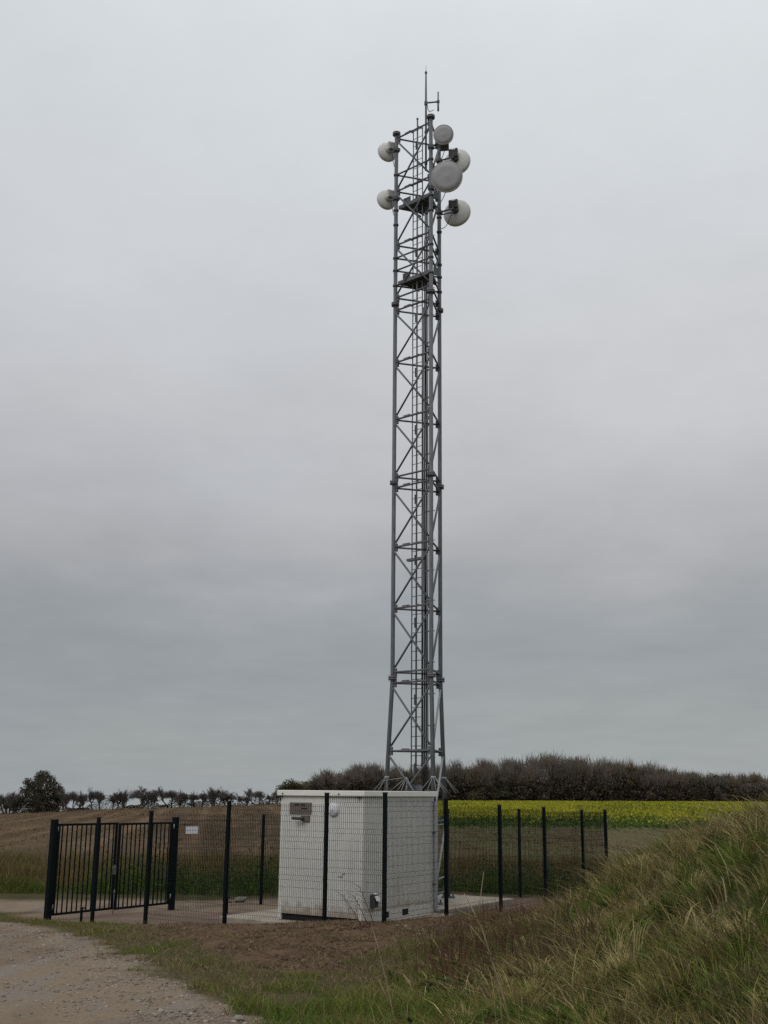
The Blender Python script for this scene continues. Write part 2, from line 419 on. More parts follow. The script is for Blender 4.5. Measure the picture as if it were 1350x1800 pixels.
# ------------------------------------------------------------------ equipment shelter
CW, CL, CZ0, CZ1 = 2.32, 3.10, -.37, 2.37
def build_shelter():
    root = empty('equipment_shelter', (K[0], K[1], CZ0), 'off-white boxy equipment shelter with flat cream roof edge beside the lattice tower', 'shelter')
    ang = math.atan2(Vv[1], Vv[0]) - math.pi / 2      # local +Y = Vv ; local -X = U
    root.rotation_euler = (0, 0, ang)
    H = CZ1 - CZ0
    def B(name, m, boxes, parent=root, bev=0.):
        mb = MB()
        for c, s in boxes: mb.box(c, s)
        o = mb.build(name, m, parent)
        if bev:
            q = o.modifiers.new('edge', 'BEVEL'); q.width = bev; q.segments = 2
        return o
    # local frame: x from -CW (left) to 0 (near corner), y from 0 (front) to CL
    B('wall', M['wall'], [((-CW / 2, .03, H / 2 + .07), (CW - .1, .06, H - .14))]).data.name = 'front_wall'
    B('wall', M['wall'], [((-.03, CL / 2, H / 2 + .01), (.06, CL - .1, H - .02))])
    B('wall', M['wall'], [((-CW + .03, CL / 2, H / 2 + .01), (.06, CL - .1, H - .02))])
    B('wall', M['wall'], [((-CW / 2, CL - .03, H / 2 + .01), (CW - .1, .06, H - .02))])
    for x, y in ((-CW + .045, .045), (-.045, .045), (-.045, CL - .045), (-CW + .045, CL - .045)):
        B('corner_post', M['trim'], [((x, y, H / 2), (.1, .1, H))], bev=.012)
    B('gap_shade_bar', M['gap_dark'], [((-CW / 2, .10, .07), (CW - .12, .1, .132))])  # dark bar puts the shade of the gap under the front wall into colour
    # roof with fascia
    ov = .075
    B('roof', M['fascia'], [((-CW / 2, CL / 2, H + .062), (CW + 2 * ov, CL + 2 * ov, .124))], bev=.012)
    # panel seams on the long side: raised cover strips
    for y in (CL * .36, CL * .70):
        B('seam_strip', M['trim'], [((.004, y, H / 2 + .1), (.008, .05, H - .3))])
    B('seam_strip', M['trim'], [((-CW * .37, -.004, H / 2 + .1), (.035, .008, H - .28))])
    # plinth openings on the long side
    mb = MB()
    B('plinth', M['trim'], [((.006, CL / 2, .13), (.012, CL - .14, .25))])
    for y in (.95, 1.78):
        o = B('forklift_pocket', M['gap_dark'], [((.012, y, .16), (.012, .24, .13))])
    # wall light, round
    mb = MB(); mb.lathe([(.02, -.075), (.10, -.07), (.145, -.045), (.155, 0)], 28)
    lamp = mb.build('wall_lamp', M['lamp_white'], root, (-.80, -.004, H - .29))
    # vent plate with dark slots and a pipe stub below
    vp = B('vent_plate', M['vent'], [((-1.74, -.012, H - .28), (.62, .022, .26))])
    B('vent_slot', M['gap_dark'], [((-1.84, -.026, H - .20), (.13, .008, .03)), ((-1.66, -.026, H - .20), (.13, .008, .03)), ((-1.62, -.026, H - .28), (.16, .008, .025))], vp)
    mb = MB(); mb.tube([(-1.62, .0, H - .50), (-1.62, -.09, H - .50), (-1.66, -.14, H - .505), (-1.86, -.15, H - .50)], .035, 10)
    mb.build('pipe_stub', M['odu_dark'], root)
    B('pipe_bracket', M['vent'], [((-1.58, -.03, H - .50), (.22, .05, .12))])
    # socket box low on the front
    bx = B('socket_box', M['odu_dark'], [((.062, .40, .50), (.12, .165, .28))], bev=.012)
    mb = MB(); mb.box((.128, .40, .585), (.19, .014, .14), (-.5, 0, .866), (.866, 0, .5), (0, 1, 0))
    mb.build('box_lid', M['lamp_white'], bx)
    # wiring scars on the wall
    mb = MB(); mb.tube([(-.66, -.008, 1.02), (-.56, -.008, .99), (-.52, -.008, 1.06), (-.46, -.008, 1.08)], .008, 5)
    mb.build('cable_stub', M['pipe'], root)
    # downpipe at the far corner
    mb = MB(); mb.tube([(.07, CL - .02, H - .1), (.07, CL - .02, .16), (.11, CL - .02, .09), (.22, CL - .03, .07)], .052, 12)
    dp = mb.build('downpipe', M['pipe'], root)
    for z in (.7, 1.9):
        B('pipe_clip', M['galv'], [((.05, CL - .02, z), (.10, .13, .03))], dp)
    # small roof clips seen against the fascia
    for x in (-CW + .1, -.62):
        B('roof_clip', M['gap_dark'], [((x, -ov - .006, H + .045), (.035, .012, .03))])
    for x in (-CW + .02, -.1):
        B('roof_clip', M['gap_dark'], [((x, -ov + .02, H - .015), (.09, .06, .024))])
    return root
build_shelter()

# ------------------------------------------------------------------ mesh fencing
POST_W = .07
def add_post(fence, p, z0, z1, w=POST_W, name='post', face=None):
    mb = MB(); ax = Vector((*U, 0)); ay = Vector((*Vv, 0))
    mb.box((p[0], p[1], (z0 - .4 + z1) / 2), (w, w, z1 - z0 + .4), ax, ay)
    o = mb.build(name, M['green_steel'], fence)
    mc = MB(); mc.box((p[0], p[1], z1 + .015), (w + .012, w + .012, .03), ax, ay)
    mc.build('post_cap', M['black_plastic'], o)
    return o

def mesh_panel(fence, a, b, zt, label=None, height=2.43):
    a = Vector((a[0], a[1], 0)); b = Vector((b[0], b[1], 0))
    d = (b - a).normalized(); n = Vector((d.y, -d.x, 0))
    L = (b - a).length; ins = POST_W / 2 - .005
    folds = [2.30, 1.43, .62, .03]            # heights of the V folds below the top edge measured upward
    z0 = zt - height
    prof = [(0., 0.)]
    for f in sorted([.13, .92, 1.72, 2.26]):
        prof += [(f - .05, 0.), (f, .035), (f + .05, 0.)]
    prof += [(height + .03, 0.)]
    mb = MB()
    k = int((L - 2 * ins) / .05); off = ((L - 2 * ins) - k * .05) / 2 + ins
    r = .0043
    for i in range(k + 1):
        s = off + i * .05; p = a + d * s
        mb.tube([p + n * y + Vector((0, 0, z0 + h)) for h, y in prof], r, 4, False, False)
    hs = []
    for f in (.13, .92, 1.72, 2.26): hs += [(f - .05, 0), (f + .05, 0)]
    hs += [(.32, 0), (.52, 0), (.72, 0), (1.12, 0), (1.32, 0), (1.52, 0), (1.9, 0), (2.08, 0), (2.41, 0)]
    for h, y in hs:
        q = n * (y - .006) + Vector((0, 0, z0 + h))
        mb.tube([a + d * (ins - .02) + q, b - d * (ins - .02) + q], r * .78, 4, False, False)
    return mb.build('mesh_panel', M['green_steel'], fence)

def fence_run(name, pts, label, skip=(), skip_post=()):
    root = empty(name, (pts[0][0], pts[0][1], pts[0][2]), label, 'fence')
    ro = Vector(root.location)
    objs = []
    for i, (x, y, z0, z1) in enumerate(pts):
        if i not in skip_post: objs.append(add_post(root, (x, y), z0, z1))
    for i in range(len(pts) - 1):
        if i not in skip: objs.append(mesh_panel(root, pts[i], pts[i + 1], min(pts[i][3], pts[i + 1][3]) - .045))
    for o in objs: o.location = -ro
    return root
fence_run('mesh_fence', FRONT[:4], 'dark green wire mesh fence across the shelter\'s front towards the gate')
fence_run('mesh_fence', RIGHT, 'dark green wire mesh fence running along the shelter\'s right side into the grassy bank', skip_post=(0,))
fence_run('mesh_fence', BACK, 'dark green wire mesh fence closing the rear of the compound, behind the tower', skip_post=(0,))
fl = fence_run('mesh_fence', LEFT, 'dark green wire mesh fence right of the gate, passing behind the shelter\'s left side', skip_post=(0, 3))
# lone post between fence and gate
p = FRONT[4]
fp = empty('fence_post', (p[0], p[1], p[2]), 'lone dark green square post standing without mesh in front of the left gate leaf', 'post')
o = add_post(fp, (0, 0), 0, p[3] - p[2])

# sign on the mesh right of the gate
sg = empty('sign', (-5.42, 33.44, 1.36), 'small blank white sign on the mesh just right of the gate', 'sign')
d = Vector((2.39, 1.1, 0)).normalized(); n = Vector((d.y, -d.x, 0))
mb = MB(); mb.box(n * .055, (.36, .006, .20), d, n); mb.build('sign_board', M['sign'], sg)
for s in (-.13, .13):
    mb = MB(); mb.box(d * s + n * .043, (.03, .022, .03), d, n)
    mb.build('fixing_clip', M['galv'], sg)

# ------------------------------------------------------------------ double gate
def build_gate():
    root = empty('double_gate', (GL[0], GL[1], GL[2]), 'closed dark green double gate of upright bars between two thick posts', 'gate')
    a = Vector((0, 0, 0)); b = Vector((GR[0] - GL[0], GR[1] - GL[1], 0))
    L = b.length; d = b.normalized(); n = Vector((d.y, -d.x, 0))
    for p, nm in ((a, 'gate_post'), (b, 'gate_post')):
        mb = MB(); hh = 2.42 if p is a else 2.50; zz = 0 if p is a else -.08
        mb.box(p + Vector((0, 0, zz + hh / 2 - .2)), (.135, .135, hh + .4), d, n)
        o = mb.build('gate_post', M['green_steel'], root)
        mc = MB(); mc.box(p + Vector((0, 0, zz + hh + .012)), (.145, .145, .024), d, n); mc.build('post_cap', M['black_plastic'], o)
    zb, zt = .14, 2.30
    leaf_w = (L - .16 - .16) / 2
    for k in range(2):
        s0 = .13 + k * (leaf_w + .06); s1 = s0 + leaf_w
        dz = -.02 * k
        mb = MB()
        for z in (zb, zt): mb.box(d * ((s0 + s1) / 2) + Vector((0, 0, z + dz)), (leaf_w, .05, .055), d, n)
        for s, w in ((s0 + .03, .06), (s1 - .03, .06)):
            mb.box(d * s + Vector((0, 0, (zb + zt) / 2 + dz)), (w, .048, zt - zb - .056), d, n)
        leaf = mb.build('gate_leaf', M['green_steel'], root)
        nb = 12
        for i in range(nb):
            s = s0 + .06 + (i + .55) * (leaf_w - .12) / nb
            q = MB(); q.tube([d * s + Vector((0, 0, zb + .02 + dz)), d * s + Vector((0, 0, zt - .02 + dz))], .0185, 8, False)
            q.build('bar', M['green_steel'], leaf)
        for z in (.32, 2.2):                        # hinges
            q = MB(); sh = s0 - .03 if k == 0 else s1 + .03
            q.tube([d * sh + n * .03 + Vector((0, 0, z - .06 + dz)), d * sh + n * .03 + Vector((0, 0, z + .06 + dz))], .02, 8)
            q.build('hinge', M['galv_light'], leaf)
        if k == 0:
            q = MB(); sc = s1 + .0
            q.box(d * (s1 - .05) + n * .035 + Vector((0, 0, 1.12)), (.09, .03, .24), d, n)
            q.tube([d * (s1 - .05) + n * .05 + Vector((0, 0, 1.16)), d * (s1 - .05) + n * .10 + Vector((0, 0, 1.16)), d * (s1 - .19) + n * .10 + Vector((0, 0, 1.17))], .012, 8)
            q.build('lock', M['galv'], leaf)
            q = MB(); q.tube([d * (s1 - .02) + n * .045 + Vector((0, 0, .0)), d * (s1 - .02) + n * .045 + Vector((0, 0, .62))], .012, 8)
            q.box(d * (s1 - .02) + n * .045 + Vector((0, 0, .56)), (.05, .03, .06), d, n)
            q.build('drop_bolt', M['galv'], leaf)
build_gate()

# small steel stops in the ground
def stop_post(x, y, h, label, hook):
    z = float(ground_z(np.array(x), np.array(y)))
    e = empty('gate_stop', (x, y, z), label, 'stop')
    mb = MB(); mb.box((0, 0, h / 2 - .1), (.045, .045, h + .2), (*U, 0), (*Vv, 0))
    mb.build('stake', M['green_steel'], e)
    mb = MB(); mb.box(Vector((-U[0], -U[1], 0)) * (.06 * hook) + Vector((0, 0, h - .005)), (.15, .05, .03), (*U, 0), (*Vv, 0))
    mb.build('hook', M['green_steel'], e)
stop_post(-7.25, 28.9, .34, 'short dark steel gate stop in the ground just left of the lone post', 1)
stop_post(-4.15, 32.2, .42, 'short dark stake standing inside the fence at the edge of the concrete pad', 0)

# ------------------------------------------------------------------ lattice tower
LEGS0 = {'L': Vector((.285, 31.9, 0)), 'F': Vector((1.335, 30.95, 0)), 'R': Vector((1.655, 32.32, 0))}
TCV = Vector((TC[0], TC[1], 0))
def leg(k, z):
    p = LEGS0[k].copy(); out = (p - TCV).normalized()
    if z < 5.55: p += out * (.30 * (5.55 - z) / 5.85)
    p.z = z; return p
TOWER = empty('lattice_tower', (TC[0], TC[1], -.33), 'tall three-legged galvanised steel lattice tower carrying dishes behind the shelter', 'tower')
def tb(mb, name, m, parent=None):
    o = mb.build(name, m, parent or TOWER)
    if parent is None: o.location = -Vector(TOWER.location)
    return o
NODES = [[-.12, 1.72, 3.57, 5.44], [5.74, 7.55, 9.34, 11.12], [11.45, 13.22, 15.03, 16.72], [17.14, 18.9, 20.75, 22.62]]
FLANGES = [5.58, 11.28, 16.93]
legobj = {}
for k in 'LFR':
    mb = MB()
    mb.tube([leg(k, -.33), leg(k, 5.55), leg(k, 22.75)], .060, 14)
    o = tb(mb, 'tower_leg', M['galv']); legobj[k] = o
    for z in FLANGES:
        q = MB(); p = leg(k, z)
        q.tube([p - Vector((0, 0, .045)), p - Vector((0, 0, .004))], .122, 16); q.tube([p + Vector((0, 0, .004)), p + Vector((0, 0, .045))], .122, 16)
        for i in range(6):
            t = i * math.pi / 3; w = Vector((math.cos(t), math.sin(t), 0)) * .098
            q.tube([p + w - Vector((0, 0, .085)), p + w + Vector((0, 0, .085))], .011, 6)
        q.build('flange', M['galv'], o)
    q = MB(); p = leg(k, 22.80); q.tube([p - Vector((0, 0, .06)), p - Vector((0, 0, .012))], .125, 18); q.tube([p - Vector((0, 0, .008)), p + Vector((0, 0, .03))], .125, 18)
    q.build('end_flange', M['galv'], o)
    q = MB(); p = leg(k, -.33); q.box(p + Vector((0, 0, .018)), (.36, .36, .03)); 
    for i in range(4):
        t = math.pi / 4 + i * math.pi / 2; w = Vector((math.cos(t), math.sin(t), 0)) * .19
        q.tube([p + w, p + w + Vector((0, 0, .11))], .014, 6)
    q.build('base_plate', M['galv'], o)
FACES = (('L', 'F'), ('F', 'R'), ('L', 'R'))
def bar(a, b, r, name='horizontal_bar', m='galv', trim=.05):
    d = (b - a).normalized(); mb = MB(); mb.tube([a + d * trim, b - d * trim], r, 8)
    return tb(mb, name, M[m])
for sec in NODES:
    for z in sec:
        for (a, b) in FACES: bar(leg(a, z), leg(b, z), .028)
        for k in 'LFR':                                   # gusset plates on each leg
            q = MB()
            for (a, b) in FACES:
                if k in (a, b):
                    o2 = b if k == a else a
                    dd = (leg(o2, z) - leg(k, z)).normalized(); nn = dd.cross(Vector((0, 0, 1)))
                    q.box(leg(k, z) + dd * .088, (.09, .012, .23), dd, nn)
                    q.build('gusset_plate', M['galv'], legobj[k]); q = MB()
    for i in range(3):
        z0, z1 = sec[i] + .07, sec[i + 1] - .07
        for a, b, off in (('L', 'F', .03), ('F', 'L', -.03)):
            nn = (leg('F', 5) - leg('L', 5)).cross(Vector((0, 0, 1))).normalized() * off
            bar(leg(a, z1) + nn, leg(b, z0) + nn, .029, 'diagonal_brace', trim=.1)
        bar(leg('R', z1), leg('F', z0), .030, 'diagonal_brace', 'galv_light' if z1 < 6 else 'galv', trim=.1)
# secondary bars of the head section
for z in (17.55, 18.05, 18.47, 21.33):
    for (a, b) in FACES:
        bar(leg(a, z), leg(b, z), .027)
        for k in (a, b):
            pass
for z in (17.55, 18.05, 18.47, 21.33, 19.6, 20.1):
    for k in 'LFR':
        q = MB(); p = leg(k, z); q.tube([p - Vector((0, 0, .03)), p + Vector((0, 0, .03))], .083, 14)
        q.build('clamp_ring', M['galv'], legobj[k])
# ladder with rungs and fall-arrest rail, inside the L-F face
LFd = (LEGS0['F'] - LEGS0['L']); LFn = (TCV - (LEGS0['F'] + LEGS0['L']) / 2).normalized()
def lf(f, inw, z): 
    p = LEGS0['L'] + LFd * f + LFn * inw; p.z = z; return p
mb = MB()
for f in (.40, .665): mb.tube([lf(f, .16, 1.0), lf(f, .16, 22.75)], .018, 8)
lad = tb(mb, 'ladder', M['galv'])
z = 1.1
zz = Vector((0, 0, 0))
while z < 22.6:
    q = MB(); q.tube([lf(.40, .16, z), lf(.665, .16, z)], .0105, 6, False); q.build('rung', M['galv'], lad)
    z += .26
q = MB(); q.tube([lf(.533, .135, 1.0), lf(.533, .135, 23.05)], .026, 8); q.tube([lf(.533, .135, 23.05), lf(.533, .135, 23.09)], .036, 8)
q.build('safety_rail', M['galv'], lad)
for sec in NODES:
    for z in sec[1:]:
        q = MB()
        for f in (.40, .665):
            q.tube([lf(f, -.04, z + .03), lf(f, .16, z + .03)], .016, 6)
        q.box(lf(.33, .02, z + .04), (.26, .03, .05), LFd.normalized(), LFn)
        q.tube([lf(.38, .10, z + .03), lf(.685, .10, z + .03)], .012, 6)
        q.build('ladder_bracket', M['galv'], lad)
    for i in range(3):
        z = (sec[i] + sec[i + 1]) / 2
        q = MB()
        for dz in (-.12, -.04, .04, .12): q.box(lf(.515, .12, z + .45 + dz), (.045, .05, .035), LFd.normalized(), LFn)
        q.box(lf(.515, .10, z + .45), (.02, .03, .28), LFd.normalized(), LFn)
        q.build('rail_clamp', M['galv'], lad)
q = MB(); q.box(lf(.5, .17, 9.05 - .12), (.62, .12, .07), LFd.normalized(), LFn); q.build('rest_step', M['galv'], lad)
# cable run behind the front leg
mb = MB()
cab = []
for i in range(6):
    f = .695 + .022 * i; w = .16 + .02 * (i % 2)
    pts = [lf(f + .004 * math.sin(z_ * .9 + i), w, z_) for z_ in np.arange(.1, (17.2, 19.6, 20.3, 20.9, 19.0, 20.6, 18.4)[i], 1.1)]
    mb.tube(pts, .0145 if i != 3 else .019, 6)
cr = tb(mb, 'cable_run', M['rubber'])
z = .8
while z < 20.5:
    q = MB(); q.tube([lf(.70, .19, z), lf(.98, .19, z)], .012, 6); q.box(lf(.80, .165, z), (.2, .03, .035), LFd.normalized(), LFn)
    q.build('cable_bracket', M['galv'], cr); z += .86
# rest platforms
def platform(z, d1):
    q = MB()
    a, b, c = leg('L', z), leg('F', z), leg('R', z)
    ce = (a + b + c) / 3
    pts = [a.lerp(ce, .10), b.lerp(ce, .10), b.lerp(c, d1), a.lerp(c, d1)]
    n = len(q.v)
    for dz in (0, -.05):
        for p_ in pts: q.v.append((p_.x, p_.y, z + dz))
    q.f += [(n, n + 1, n + 2, n + 3), (n + 7, n + 6, n + 5, n + 4)] + [(n + i, n + 4 + i, n + 4 + (i + 1) % 4, n + (i + 1) % 4) for i in range(4)]
    q.sm += [False] * 6
    o = tb(q, 'platform', M['galv'])
    q = MB()
    for i in range(4):
        p0, p1 = pts[i], pts[(i + 1) % 4]; dd = (p1 - p0); ln = dd.length; dd.normalize()
        q.box((p0 + p1) / 2 + Vector((0, 0, .02)), (ln, .012, .09), dd, dd.cross(Vector((0, 0, 1))))
    q.build('toe_board', M['galv'], o)
    q = MB()
    for i in range(7):
        f = (i + .5) / 7; q.box(pts[0].lerp(pts[1], f).lerp(pts[3].lerp(pts[2], f), .5) - Vector((0, 0, .075)), (.03, (pts[0] - pts[3]).length, .045), LFd.normalized(), LFn)
    q.build('joist', M['galv'], o)
    q = MB(); q.box(lf(.18, .22, z + .20), (.30, .012, .34), LFd.normalized(), LFn); q.build('hatch_plate', M['galv'], o); q = MB(); q.box(lf(.90, .42, z + .15), (.22, .012, .26), (LFn * .9 + LFd.normalized() * .2).normalized(), LFd.normalized())
    q.build('hatch_plate', M['galv'], o)
platform(20.18, .62); platform(17.62, .58)
# anti-climb spikes and ladder guard
for k in 'LFR':
    p = leg(k, 2.86); out = (p - TCV); out.z = 0; out.normalize(); sd = Vector((-out.y, out.x, 0))
    q = MB(); q.tube([p - Vector((0, 0, .03)), p + Vector((0, 0, .03))], .07, 12)
    for s in (-1.5, -.8, -.15, .5, 1.1, 1.8):
        dd = (out * math.cos(s) + sd * math.sin(s)); q.tube([p + dd * .05, p + dd * .42 - Vector((0, 0, .40))], [.008, .006], 5)
    q.build('anti_climb_spikes', M['galv_light'], legobj[k])
q = MB(); q.box(lf(.53, .05, 1.95), (.6, .02, 1.4), LFd.normalized(), LFn); q.box(lf(.53, .0, 1.95), (.06, .05, 1.4), LFd.normalized(), LFn)
guard = tb(q, 'ladder_guard', M['galv'])
q = MB(); c0 = lf(.42, -.06, 2.86)
for dx, dz in ((-1., -.10), (-.75, -.45), (-.45, -.55), (-.2, -.6), (.25, -.5), (.55, -.35)):
    q.tube([c0, c0 + LFd.normalized() * dx * .75 - LFn * .2 + Vector((0, 0, dz))], [.010, .007], 5)
q.build('guard_spikes', M['galv_light'], guard)
# bright low brackets between the feet
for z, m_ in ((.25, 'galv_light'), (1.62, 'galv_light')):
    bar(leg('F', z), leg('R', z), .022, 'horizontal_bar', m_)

# ------------------------------------------------------------------ microwave dishes
def dish(centre, az, tilt, rad, depth, label, mount, odu='odu_dark', odu_up=.12, odu_side=0., flat=False, behind=.1):
    """az: compass of the beam measured from +Y towards +X; mount: point on the tower leg it is clamped to"""
    root = empty('microwave_dish', centre, label, 'dish antenna', 'microwave dishes on the tower head')
    root.rotation_euler = Euler((tilt, 0, -az), 'XYZ')
    inv = (Matrix.Translation(centre) @ root.rotation_euler.to_matrix().to_4x4()).inverted()
    n = 8; prof = [(.05, -depth)]
    for i in range(1, n + 1):
        t = i / n; prof.append((.05 + (rad - .05) * t, -depth + (depth - .08) * t ** 1.9))
    prof += [(rad, -.005)]
    mb = MB(); mb.lathe(prof, 48); mb.build('dish_shell', M['dish'], root)
    mb = MB(); mb.lathe([(rad - .012, .0), (rad - .012, .012), (rad * .6, .017), (.02, .019)], 48); mb.build('radome', M['radome'], root)
    mb = MB()
    for i in range(48):
        pass
    prof = [(rad + .006, -.03), (rad + .007, 0), (rad + .004, .014), (rad - .004, .016)]
    mb = MB(); base = 0; nn = 48
    ring = prof + [(rad - .014, -.012), (rad + .001, -.03)]
    for (r_, y_) in ring:
        for k in range(nn):
            t = 2 * math.pi * k / nn; mb.v.append((r_ * math.cos(t), y_, r_ * math.sin(t)))
    for i in range(len(ring)):
        j = (i + 1) % len(ring)
        for k in range(nn):
            k2 = (k + 1) % nn
            mb.f.append((i * nn + k, i * nn + k2, j * nn + k2, j * nn + k)); mb.sm.append(True)
    mb.build('rim', M['rim'], root)
    # radio unit bolted behind the vertex
    mb = MB(); yb = -depth - behind
    s = .30 if rad > .35 else .27
    mb.box((odu_side, yb, odu_up), (s, .11, s))
    o = mb.build('radio_unit', M[odu], root)
    bv = o.modifiers.new('edge', 'BEVEL'); bv.width = .02; bv.segments = 2
    q = MB()
    for i in range(7): q.box((odu_side - s * .4 + i * s * .8 / 6, yb - .065, odu_up), (.01, .03, s * .85))
    q.build('cooling_fin', M[odu], o)
    q = MB(); q.box((odu_side + s * .1, yb - .083, odu_up + s * .34), (s * .42, .006, s * .15)); q.build('rating_plate', M['lamp_white'], o)
    # hub and clamp arm to the leg
    q = MB(); q.tube([(0, -depth + .03, 0), (0, yb, 0)], [.13, .09], 14); q.tube([(0, yb + .03, -.02), (odu_side, yb + .02, odu_up * .9)], .06, 10)
    q.build('hub', M[odu], root)
    mp = inv @ Vector(mount)
    q = MB(); q.tube([(0, yb + .02, -.02), (0, yb - .10, -.03), tuple(mp)], .03, 8); q.box(mp, (.18, .2, .10))
    q.tube([(0, yb - .05, -.13), tuple(mp + Vector((0, 0, -.10)))], .02, 8)
    q.build('mount_arm', M['galv'], root)
    # feeder cable drooping back to the tower
    q = MB(); p0 = Vector((odu_side, yb, odu_up - s / 2)); p3 = mp + Vector((0, 0, -.55))
    pts = []
    for i in range(9):
        t = i / 8; w = p0.lerp(p3, t); w.z -= .25 * math.sin(math.pi * t); pts.append(w)
    q.tube(pts, .011, 6); q.build('feeder_cable', M['rubber'], root)
    return root
dish((1.70, 30.55, 21.93), R(180 + 9), R(-9), .305, .18, 'uppermost small round grey dish facing the lane at the right of the tower top', leg('F', 21.75), odu_up=-.26)
dish((1.79, 30.45, 20.45), R(180 + 9), R(-9), .475, .26, 'largest round grey dish facing the lane, below the small uppermost one', leg('F', 20.35), odu_up=.0)
dish((2.27, 32.75, 22.30), R(22), R(0), .44, .22, 'pale dish seen from behind on the tower\'s right, partly covered by the largest dish', leg('R', 22.1), odu_up=.17, odu_side=-.03)
dish((2.26, 32.75, 20.48), R(22), R(0), .44, .22, 'lowest dish on the tower\'s right, seen from behind and fully in view', leg('R', 20.28), odu_up=.17, odu_side=-.03)
dish((-.02, 32.25, 22.33), R(-24), R(0), .31, .17, 'upper of two small pale dishes on the left leg of the tower', leg('L', 22.2), odu='odu', odu_up=.09, odu_side=.05)
dish((-.03, 32.25, 20.64), R(-24), R(0), .31, .17, 'lower of two small pale dishes on the left leg of the tower', leg('L', 20.5), odu='odu', odu_up=.09, odu_side=.05)

# whip antenna and folded dipole at the very top
wh = empty('whip_antenna', (1.20, 31.4, 21.2), 'thin upright whip aerial with a small side dipole on the tower top', 'antenna')
mb = MB(); mb.tube([(0, 0, 0), (0, 0, 2.75), (0, 0, 3.45)], [.032, .03, .024], 10); mb.build('mast', M['galv'], wh)
mb = MB(); mb.tube([(0, 0, 3.44), (0, 0, 3.50)], .038, 10); mb.tube([(0, 0, 3.5), (0, 0, 3.74)], [.008, .004], 6); mb.build('rod_tip', M['galv'], wh)
mb = MB(); mb.tube([(0, 0, 2.38), (.40, 0, 2.43)], .026, 8); mb.box((0, 0, 2.37), (.1, .1, .1)); mb.build('side_arm', M['galv'], wh)
mb = MB(); mb.tube([(.385, 0, 2.12), (.385, 0, 2.78)], .022, 10); mb.box((.385, 0, 2.43), (.09, .07, .07)); mb.tube([(.385, 0, 2.10), (.385, 0, 2.35)], .03, 10); mb.build('dipole', M['galv'], wh)
mb = MB(); mb.tube([(.04, 0, 2.33), (.06, -.05, 2.12), (.10, -.1, 2.0), (.2, -.25, 1.95), (.22, -.42, 1.85)], .011, 6); mb.build('feeder_cable', M['rubber'], wh)
mb = MB()
for z in (.25, 1.35): mb.tube([(0, 0, z), (.13, -.40, z)], .02, 8); mb.box((0, 0, z), (.09, .09, .07))
mb.build('mast_clamp', M['galv'], wh)

# ------------------------------------------------------------------ leaves and blades of grass
def leaf_quads(P, S, rngl):
    n = len(P)
    a = rngl.normal(size=(n, 3)); a /= np.linalg.norm(a, axis=1)[:, None]
    b = rngl.normal(size=(n, 3)); b -= a * (a * b).sum(1)[:, None]; b /= np.linalg.norm(b, axis=1)[:, None]
    a *= S[:, None] * .5; b *= S[:, None] * .5 * rngl.uniform(.5, 1, (n, 1))
    return np.stack([P - a, P - b * .8, P + a, P + b], 1)

def blades(name, X, Y, Z, H, W, LX, LY, C, m, droop=.35, seg=3):
    """curved tapering strips; LX,LY = horizontal travel of the tip"""
    n = len(X); a = rng.uniform(0, math.pi, n)
    wx, wy = np.cos(a) * W / 2, np.sin(a) * W / 2
    V = np.zeros((n, seg + 1, 2, 3))
    for i in range(seg + 1):
        t = i / seg
        cx = X + LX * t ** 1.7; cy = Y + LY * t ** 1.7
        cz = Z - .02 + H * (t - droop * t ** 3 * .6)
        tw = (1 - t ** 1.6 * .88)
        V[:, i, 0] = np.stack([cx - wx * tw, cy - wy * tw, cz], -1)
        V[:, i, 1] = np.stack([cx + wx * tw, cy + wy * tw, cz], -1)
    idx = np.arange(n)[:, None] * (2 * (seg + 1))
    Q = np.concatenate([idx + np.array([2 * i, 2 * i + 1, 2 * i + 3, 2 * i + 2]) for i in range(seg)], 1).reshape(-1, 4)
    T = np.repeat(C, 2 * (seg + 1), axis=0)
    o = array_mesh(name, V.reshape(-1, 3), Q, m, T)
    return o

PAL = np.array([(.40, .33, .16), (.26, .20, .09), (.155, .108, .056), (.19, .175, .050), (.115, .165, .032), (.068, .108, .022), (.12, .068, .045)])
def pick(w):
    w = w / w.sum(1, keepdims=True); u = rng.random(len(w))[:, None]
    k = (np.cumsum(w, 1) < u).sum(1).clip(0, len(PAL) - 1)
    c = PAL[k] * rng.uniform(.7, 1.25, (len(k), 1)) * rng.uniform(.93, 1.07, (len(k), 3))
    return k, c

